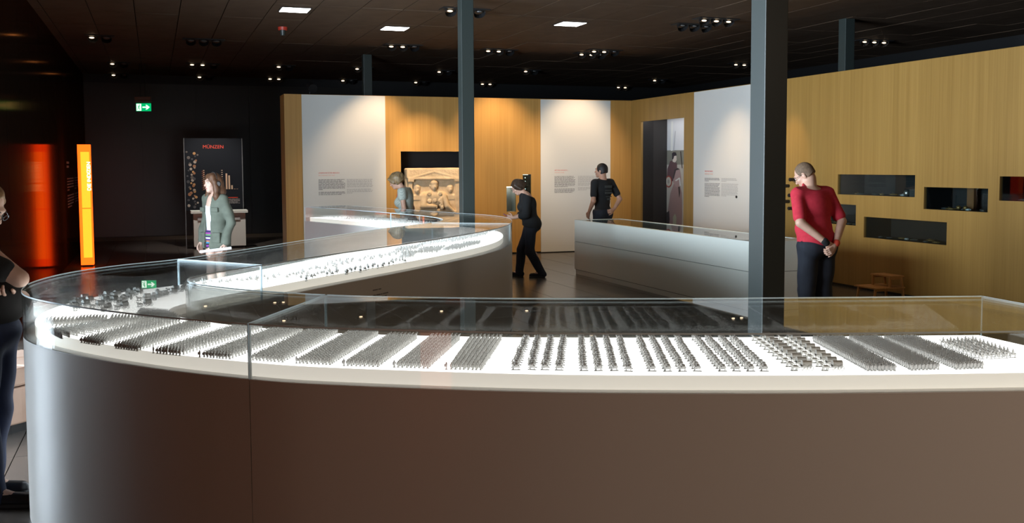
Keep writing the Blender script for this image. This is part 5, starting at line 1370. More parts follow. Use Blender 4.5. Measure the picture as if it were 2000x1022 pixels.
def wagon():
    mb = MB(); horse(mb, -.007, .030, 1.0); horse(mb, .007, .030, 1.0); mb.tube((0, .006, .012), (0, .032, .013), .0012, .0010, 4)
    mb.b2((-.011, -.030, .0125), (.011, .006, .0165)); mb.b2((-.012, -.030, .0165), (-.0105, .006, .0235)); mb.b2((.0105, -.030, .0165), (.012, .006, .0235))
    n = 8; A = [(.0125 * math.cos(math.pi * i / n), .0215 + .0165 * math.sin(math.pi * i / n)) for i in range(n + 1)]
    mb.add([(a, -.031, z) for a, z in A] + [(a, .004, z) for a, z in A], [(i, i + 1, n + 2 + i, n + 1 + i) for i in range(n)] + [tuple(range(n + 1)), tuple(range(n + 1, 2 * n + 2))[::-1]])
    for q in (-1, 1):
        for yy in (-.024, -.001):
            for r0, r1 in ((.0105, .0085),):
                ring = [(q * .0145, yy + .0105 * math.cos(2 * math.pi * i / 14), .0105 + .0105 * math.sin(2 * math.pi * i / 14)) for i in range(15)]
                mb.path(ring, .0013, 4)
            for i in range(4):
                a = math.pi * i / 4
                mb.tube((q * .0145, yy - .0095 * math.cos(a), .0105 - .0095 * math.sin(a)), (q * .0145, yy + .0095 * math.cos(a), .0105 + .0095 * math.sin(a)), .0007, .0007, 3, False)
    mb.b2((-.010, .020, 0), (.010, .046, .0013))
    return mb
KINDS = {}
for nm, mb, m in (('soldier', soldier(), 'pewter_dark'), ('spearman', soldier(True, 0.032), 'pewter'), ('rider', rider(), 'pewter'), ('pack_mule', pack_mule(), 'pewter'), ('wagon', wagon(), 'pewter_dark')):
    me = mb.mesh(nm); me.materials.append(M[m]); KINDS[nm] = me
BULK = {'soldier': [], 'spearman': [], 'rider': []}
def place(kind, x, y, rz, name, label, group, sc=1.0):
    o = bpy.data.objects.new(name, KINDS[kind]); COL.objects.link(o); o.location = (x, y, Z_DECK); o.rotation_euler = (0, 0, rz)
    if sc != 1.0: o.scale = (sc, sc, sc)
    return tag(o, label, 'figurine', group)
def C(x, y): return np.array(c2r(x, y))
# marching infantry: blocks given by their near-left, near-right, far-left, far-right corners (plan along the view axis)
INF = [[(-0.233,3.714),(-0.121,3.696),(-0.18,4.352),(-0.052,4.329)],[(-0.44,3.755),(-0.325,3.733),(-0.358,4.363),(-0.237,4.353)],[(-0.64,3.789),(-0.521,3.766),(-0.55,4.402),(-0.431,4.385)],[(-0.836,3.843),(-0.711,3.81),(-0.741,4.502),(-0.617,4.471)],[(-1.038,3.91),(-0.911,3.866),(-0.94,4.564),(-0.812,4.532)],[(-1.255,3.979),(-1.139,3.934),(-1.118,4.612),(-0.98,4.565)],[(-1.476,4.062),(-1.366,4.015),(-1.318,4.706),(-1.191,4.643)],[(-1.694,4.183),(-1.581,4.122),(-1.584,4.822),(-1.463,4.741)],[(-1.902,4.324),(-1.798,4.258),(-1.782,4.941),(-1.645,4.84)],[(-2.162,4.586),(-2.038,4.431),(-1.979,4.866),(-1.79,4.892)],[(-2.287,4.797),(-2.149,4.808),(-2.33,4.909),(-2.186,4.921)],[(-2.145,4.839),(-2.016,4.851),(-2.187,4.97),(-2.063,4.983)],[(-1.995,4.866),(-1.816,4.893),(-2.038,4.999),(-1.865,5.027)],[(-1.937,5.064),(-1.684,4.954),(-1.972,5.207),(-1.816,5.148)]]
SPR = [[(1.325,3.646),(1.424,3.643),(1.313,4.271),(1.434,4.293)],[(1.492,3.651),(1.596,3.667),(1.477,4.286),(1.59,4.289)],[(1.665,3.665),(1.77,3.681),(1.63,4.281),(1.75,4.297)]]
ORD = ['first', 'second', 'third', 'fourth', 'fifth', 'sixth', 'seventh', 'eighth', 'ninth', 'tenth', 'eleventh', 'twelfth', 'thirteenth', 'fourteenth', 'fifteenth', 'sixteenth']
rr = random.Random(17)
def block(kind, q, front, label, group, cs=0.0165, rs=0.0250, jit=0.0012):
    nl, nr, fl_, fr_ = [C(*p) for p in q]
    nc = max(2, int(round(np.linalg.norm(nr - nl) / cs)) + 1); nrow = max(2, int(round(np.linalg.norm(fl_ - nl) / rs)) + 1)
    d = (nl + nr) / 2 - (fl_ + fr_) / 2; rz = math.atan2(d[1], d[0]) - math.pi / 2
    for j in range(nrow):
        v = j / (nrow - 1)
        for i in range(nc):
            u = i / (nc - 1)
            p = (nl * (1 - u) + nr * u) * (1 - v) + (fl_ * (1 - u) + fr_ * u) * v
            x, y = p[0] + rr.uniform(-jit, jit), p[1] + rr.uniform(-jit, jit); a = rz + rr.uniform(-.2, .2)
            if j < front: place(kind, x, y, a, 'soldier_figurine' if kind == 'soldier' else 'spearman_figurine', label, group)
            else: BULK[kind].append((x, y, a, rr.uniform(.95, 1.06)))
for i, q in enumerate(INF):
    block('soldier', q, 4 if i < 9 else 0, 'tiny grey soldier in the near rows of the %s infantry block left of the mules' % ORD[i] if i < 9 else None, 'soldiers of the %s infantry block' % ORD[i])
for i, q in enumerate(SPR):
    block('spearman', q, 5, 'tiny grey spearman in the near rows of the %s spear block from the wagons' % ORD[i], 'spearmen of the %s spear block' % ORD[i], 0.0150, 0.0165)
# officers beside the blocks
OFF = [(-0.054,4.329),(-0.11,3.805),(-0.252,3.712),(-0.455,3.755),(-0.654,3.789),(-0.85,3.844),(-1.053,3.911),(-1.273,3.98),(-1.495,4.074),(-0.095,3.928)]
for i, (x, y) in enumerate(OFF):
    p = C(x, y); place('spearman', p[0], p[1], rr.uniform(0, 6), 'officer_figurine', 'tiny officer standing alone beside the infantry blocks, %s from the right' % ORD[i], 'officers beside the blocks')
# pack mules in sixteen files
MUL = [[(0.011,3.696),(0.063,4.326)],[(0.073,3.695),(0.114,4.324)],[(0.125,3.693),(0.171,4.329)],[(0.179,3.683),(0.226,4.327)],[(0.267,3.671),(0.305,4.325)],[(0.326,3.67),(0.357,4.324)],[(0.382,3.668),(0.416,4.322)],[(0.436,3.658),(0.472,4.32)],[(0.522,3.656),(0.56,4.318)],[(0.581,3.654),(0.616,4.316)],[(0.637,3.653),(0.67,4.315)],[(0.69,3.652),(0.728,4.313)],[(0.782,3.65),(0.809,4.311)],[(0.837,3.648),(0.861,4.309)],[(0.888,3.647),(0.919,4.308)],[(0.943,3.646),(0.97,4.306)]]
for i, (a, b) in enumerate(MUL):
    a, b = C(*a), C(*b); n = 15
    for j in range(n):
        p = a + (b - a) * j / (n - 1)
        place('pack_mule', p[0] + rr.uniform(-.003, .003), p[1] + rr.uniform(-.002, .002), math.pi / 2 - YAW + rr.uniform(-.35, .35), 'pack_mule_figurine', 'tiny pack mule with driver in the %s file of mules from the left' % ORD[i], 'pack mules of the %s file' % ORD[i], 1.12)
WAG = [[(1.087,3.661),(1.096,4.296)],[(1.201,3.658),(1.21,4.293)]]
for i, (a, b) in enumerate(WAG):
    a, b = C(*a), C(*b); n = 10
    for j in range(n):
        p = a + (b - a) * j / (n - 1)
        place('wagon', p[0], p[1], math.pi / 2 - YAW + rr.uniform(-.06, .06), 'wagon_figurine', 'tiny covered wagon with two horses, %s from the front of the %s wagon file' % (ORD[j], ['left', 'right'][i]), 'covered wagons in two files', 1.02)
CAV = [(1.85,3.857),(1.985,3.885),(1.829,4.158),(1.968,4.191)]
nl, nr, fl_, fr_ = [C(*p) for p in CAV]
for j in range(11):
    for i in range(5):
        u, v = i / 4, j / 10
        p = (nl * (1 - u) + nr * u) * (1 - v) + (fl_ * (1 - u) + fr_ * u) * v
        place('rider', p[0] + rr.uniform(-.003, .003), p[1] + rr.uniform(-.002, .002), math.pi / 2 - YAW + rr.uniform(-.2, .2), 'rider_figurine', 'tiny lance rider in the cavalry square at the right end', 'riders of the right cavalry square')
# wagons and baggage in the bend, then riders along the middle run
BAG = [(-2.335,5.604,2.39),(-2.316,6.035,2.9),(-2.378,5.885,2.73),(-2.25,5.665,3.22),(-2.449,5.549,2.36),(-2.195,5.31,3.03),(-2.247,5.741,3.24),(-2.45,5.494,3.14),(-2.428,5.614,2.59),(-2.282,5.876,3.44),(-2.417,5.836,2.79),(-2.277,5.983,3.04),(-2.374,5.341,3.45),(-2.498,5.708,2.32),(-2.288,5.422,2.33),(-2.354,5.782,3.05),(-2.045,5.471,2.37),(-2.136,5.376,2.53),(-2.225,5.569,3.28),(-2.283,5.612,2.76),(-2.141,5.72,2.23),(-2.383,5.454,2.65),(-2.334,5.98,3.29),(-2.059,6.145,3.19),(-2.104,5.822,2.8),(-2.086,5.866,2.72),(-2.138,5.924,3.57),(-2.101,5.757,3.58),(-2.105,6.111,2.29),(-2.048,6.255,2.4),(-2.075,5.982,2.29)]
for i, (x, y, a) in enumerate(BAG):
    p = C(x, y); place('wagon', p[0], p[1], a - YAW, 'wagon_figurine', 'tiny baggage wagon in the crowd of wagons in the left bend', 'baggage wagons in the left bend', 1.05)
RID = [(-2.069,6.397,2.74,0),(-2.013,6.403,2.44,0),(-2.059,6.533,2.48,0),(-2.018,6.46,1.99,0),(-2.002,6.529,1.91,0),(-1.931,6.527,2.94,0),(-1.93,6.473,2.88,0),(-1.889,6.506,1.97,0),(-1.886,6.57,2.23,0),(-1.851,6.611,2.6,0),(-1.808,6.576,2.15,0),(-1.783,6.608,2.59,0),(-1.794,6.724,2.56,0),(-1.763,6.638,2.35,0),(-1.752,6.736,1.97,0),(-1.735,6.704,2.49,0),(-1.724,6.62,2.27,1),(-1.712,6.791,2.95,1),(-1.653,6.645,2.98,1),(-1.661,6.838,2.28,1),(-1.63,6.744,2.11,1),(-1.639,6.904,2.03,1),(-1.552,6.771,2.31,1),(-1.56,6.889,2.47,1),(-1.547,6.949,2.47,1),(-1.52,6.922,2.94,1),(-1.521,6.998,2.78,1),(-1.493,6.977,2.84,1),(-1.453,6.992,1.96,1),(-1.446,6.729,2.78,2),(-1.393,6.647,2.89,2),(-1.423,6.817,2.17,2),(-1.39,6.8,2.28,2),(-1.378,6.844,2.13,2),(-1.379,6.963,2.34,2),(-1.36,7.011,2.68,2),(-1.35,7.047,2.59,2),(-1.309,6.95,2.87,2),(-1.32,7.101,2.5,2),(-1.331,7.164,2.51,2),(-1.277,6.978,2.26,2),(-1.266,7.075,2.01,2),(-1.268,7.146,2.49,2),(-1.292,7.23,2.91,2),(-1.186,7.038,2.61,2),(-1.193,7.08,2.46,2),(-1.198,7.143,2.29,2),(-1.196,7.25,2.32,2),(-1.175,7.194,2.86,2),(-1.171,7.361,2.65,2),(-1.161,7.259,2.85,2),(-1.107,7.174,2.73,2),(-1.141,7.396,2.4,2),(-1.093,7.299,2.28,2),(-1.079,7.379,2.92,2),(-1.104,7.505,2.76,2),(-1.07,7.558,2.05,2),(-1.06,7.47,2.89,2),(-1.061,7.592,2.65,2),(-1.017,7.449,3.0,2),(-0.99,7.513,2.45,2),(-0.996,7.644,2.6,2),(-0.958,7.649,2.91,2),(-0.962,7.815,2.29,2),(-0.935,7.737,2.97,2),(-0.966,7.939,2.84,2),(-0.938,7.918,2.82,2),(-0.944,8.014,2.35,2),(-0.904,7.91,2.96,2),(-0.887,7.964,2.83,2),(-0.859,7.884,2.07,2),(-1.532,7.192,2.43,3),(-1.502,7.08,2.6,3),(-1.499,7.271,2.57,3),(-1.501,7.335,1.96,3),(-1.465,7.329,2.84,3),(-1.482,7.431,2.41,3),(-1.46,7.379,2.15,3),(-1.431,7.32,2.93,3),(-1.39,7.298,2.51,3),(-1.399,7.367,2.13,3),(-1.424,7.584,2.82,3),(-1.37,7.517,2.51,3),(-1.375,7.621,2.68,3),(-1.328,7.417,1.97,3),(-1.348,7.561,2.83,3),(-1.331,7.663,2.47,3),(-1.341,7.782,2.97,3),(-1.316,7.628,2.49,3),(-1.325,7.854,2.87,3),(-1.289,7.719,2.15,3),(-1.316,7.816,1.97,3),(-1.284,7.858,2.95,3),(-1.306,8.073,2.38,3),(-1.448,7.703,2.97,4),(-1.411,7.711,2.09,4),(-1.468,7.901,1.91,4),(-1.439,7.848,2.12,4),(-1.415,7.915,2.2,4),(-1.396,7.983,2.87,4),(-1.381,7.881,2.06,4),(-1.346,7.985,2.73,4),(-1.341,8.047,2.65,4),(-1.303,8.001,2.42,4),(-1.224,7.909,1.98,5),(-1.233,7.97,2.49,5),(-1.208,8.035,2.93,5),(-1.225,8.203,2.21,5),(-1.163,8.071,2.74,5),(-1.215,8.288,2.86,5),(-1.174,8.195,2.47,5),(-1.156,8.241,2.75,5),(-1.15,8.104,2.67,5),(-1.125,8.337,2.67,5),(-1.091,8.189,2.18,5),(-1.099,8.314,2.79,5),(-1.128,8.4,2.4,5),(-1.084,8.415,1.95,5),(-1.057,8.438,1.99,5),(-1.042,8.383,2.22,5),(-1.067,8.576,1.96,5),(-1.054,8.635,2.0,5),(-1.041,8.674,2.74,5),(-0.999,8.472,2.72,5),(-1.017,8.622,2.35,5),(-1.01,8.723,2.17,5),(-0.968,8.624,2.1,5),(-0.961,8.661,2.33,5),(-0.985,8.85,2.79,5),(-0.982,8.974,2.3,5),(-0.947,8.903,2.14,5),(-0.923,8.758,2.93,5),(-0.929,8.982,2.54,5)]
RLAB = ['in the thin single file close to the inner bend', 'in the file between the bend and the double column', 'in the near line of the double column', 'in the far line of the double column', 'in the short third line behind the double column', 'in the column leading to the far infantry']
for (x, y, a, w) in RID:
    p = C(x, y); place('rider', p[0], p[1], a - YAW, 'rider_figurine', 'tiny rider ' + RLAB[w] + ' on the middle run', 'riders ' + RLAB[w], 1.05)
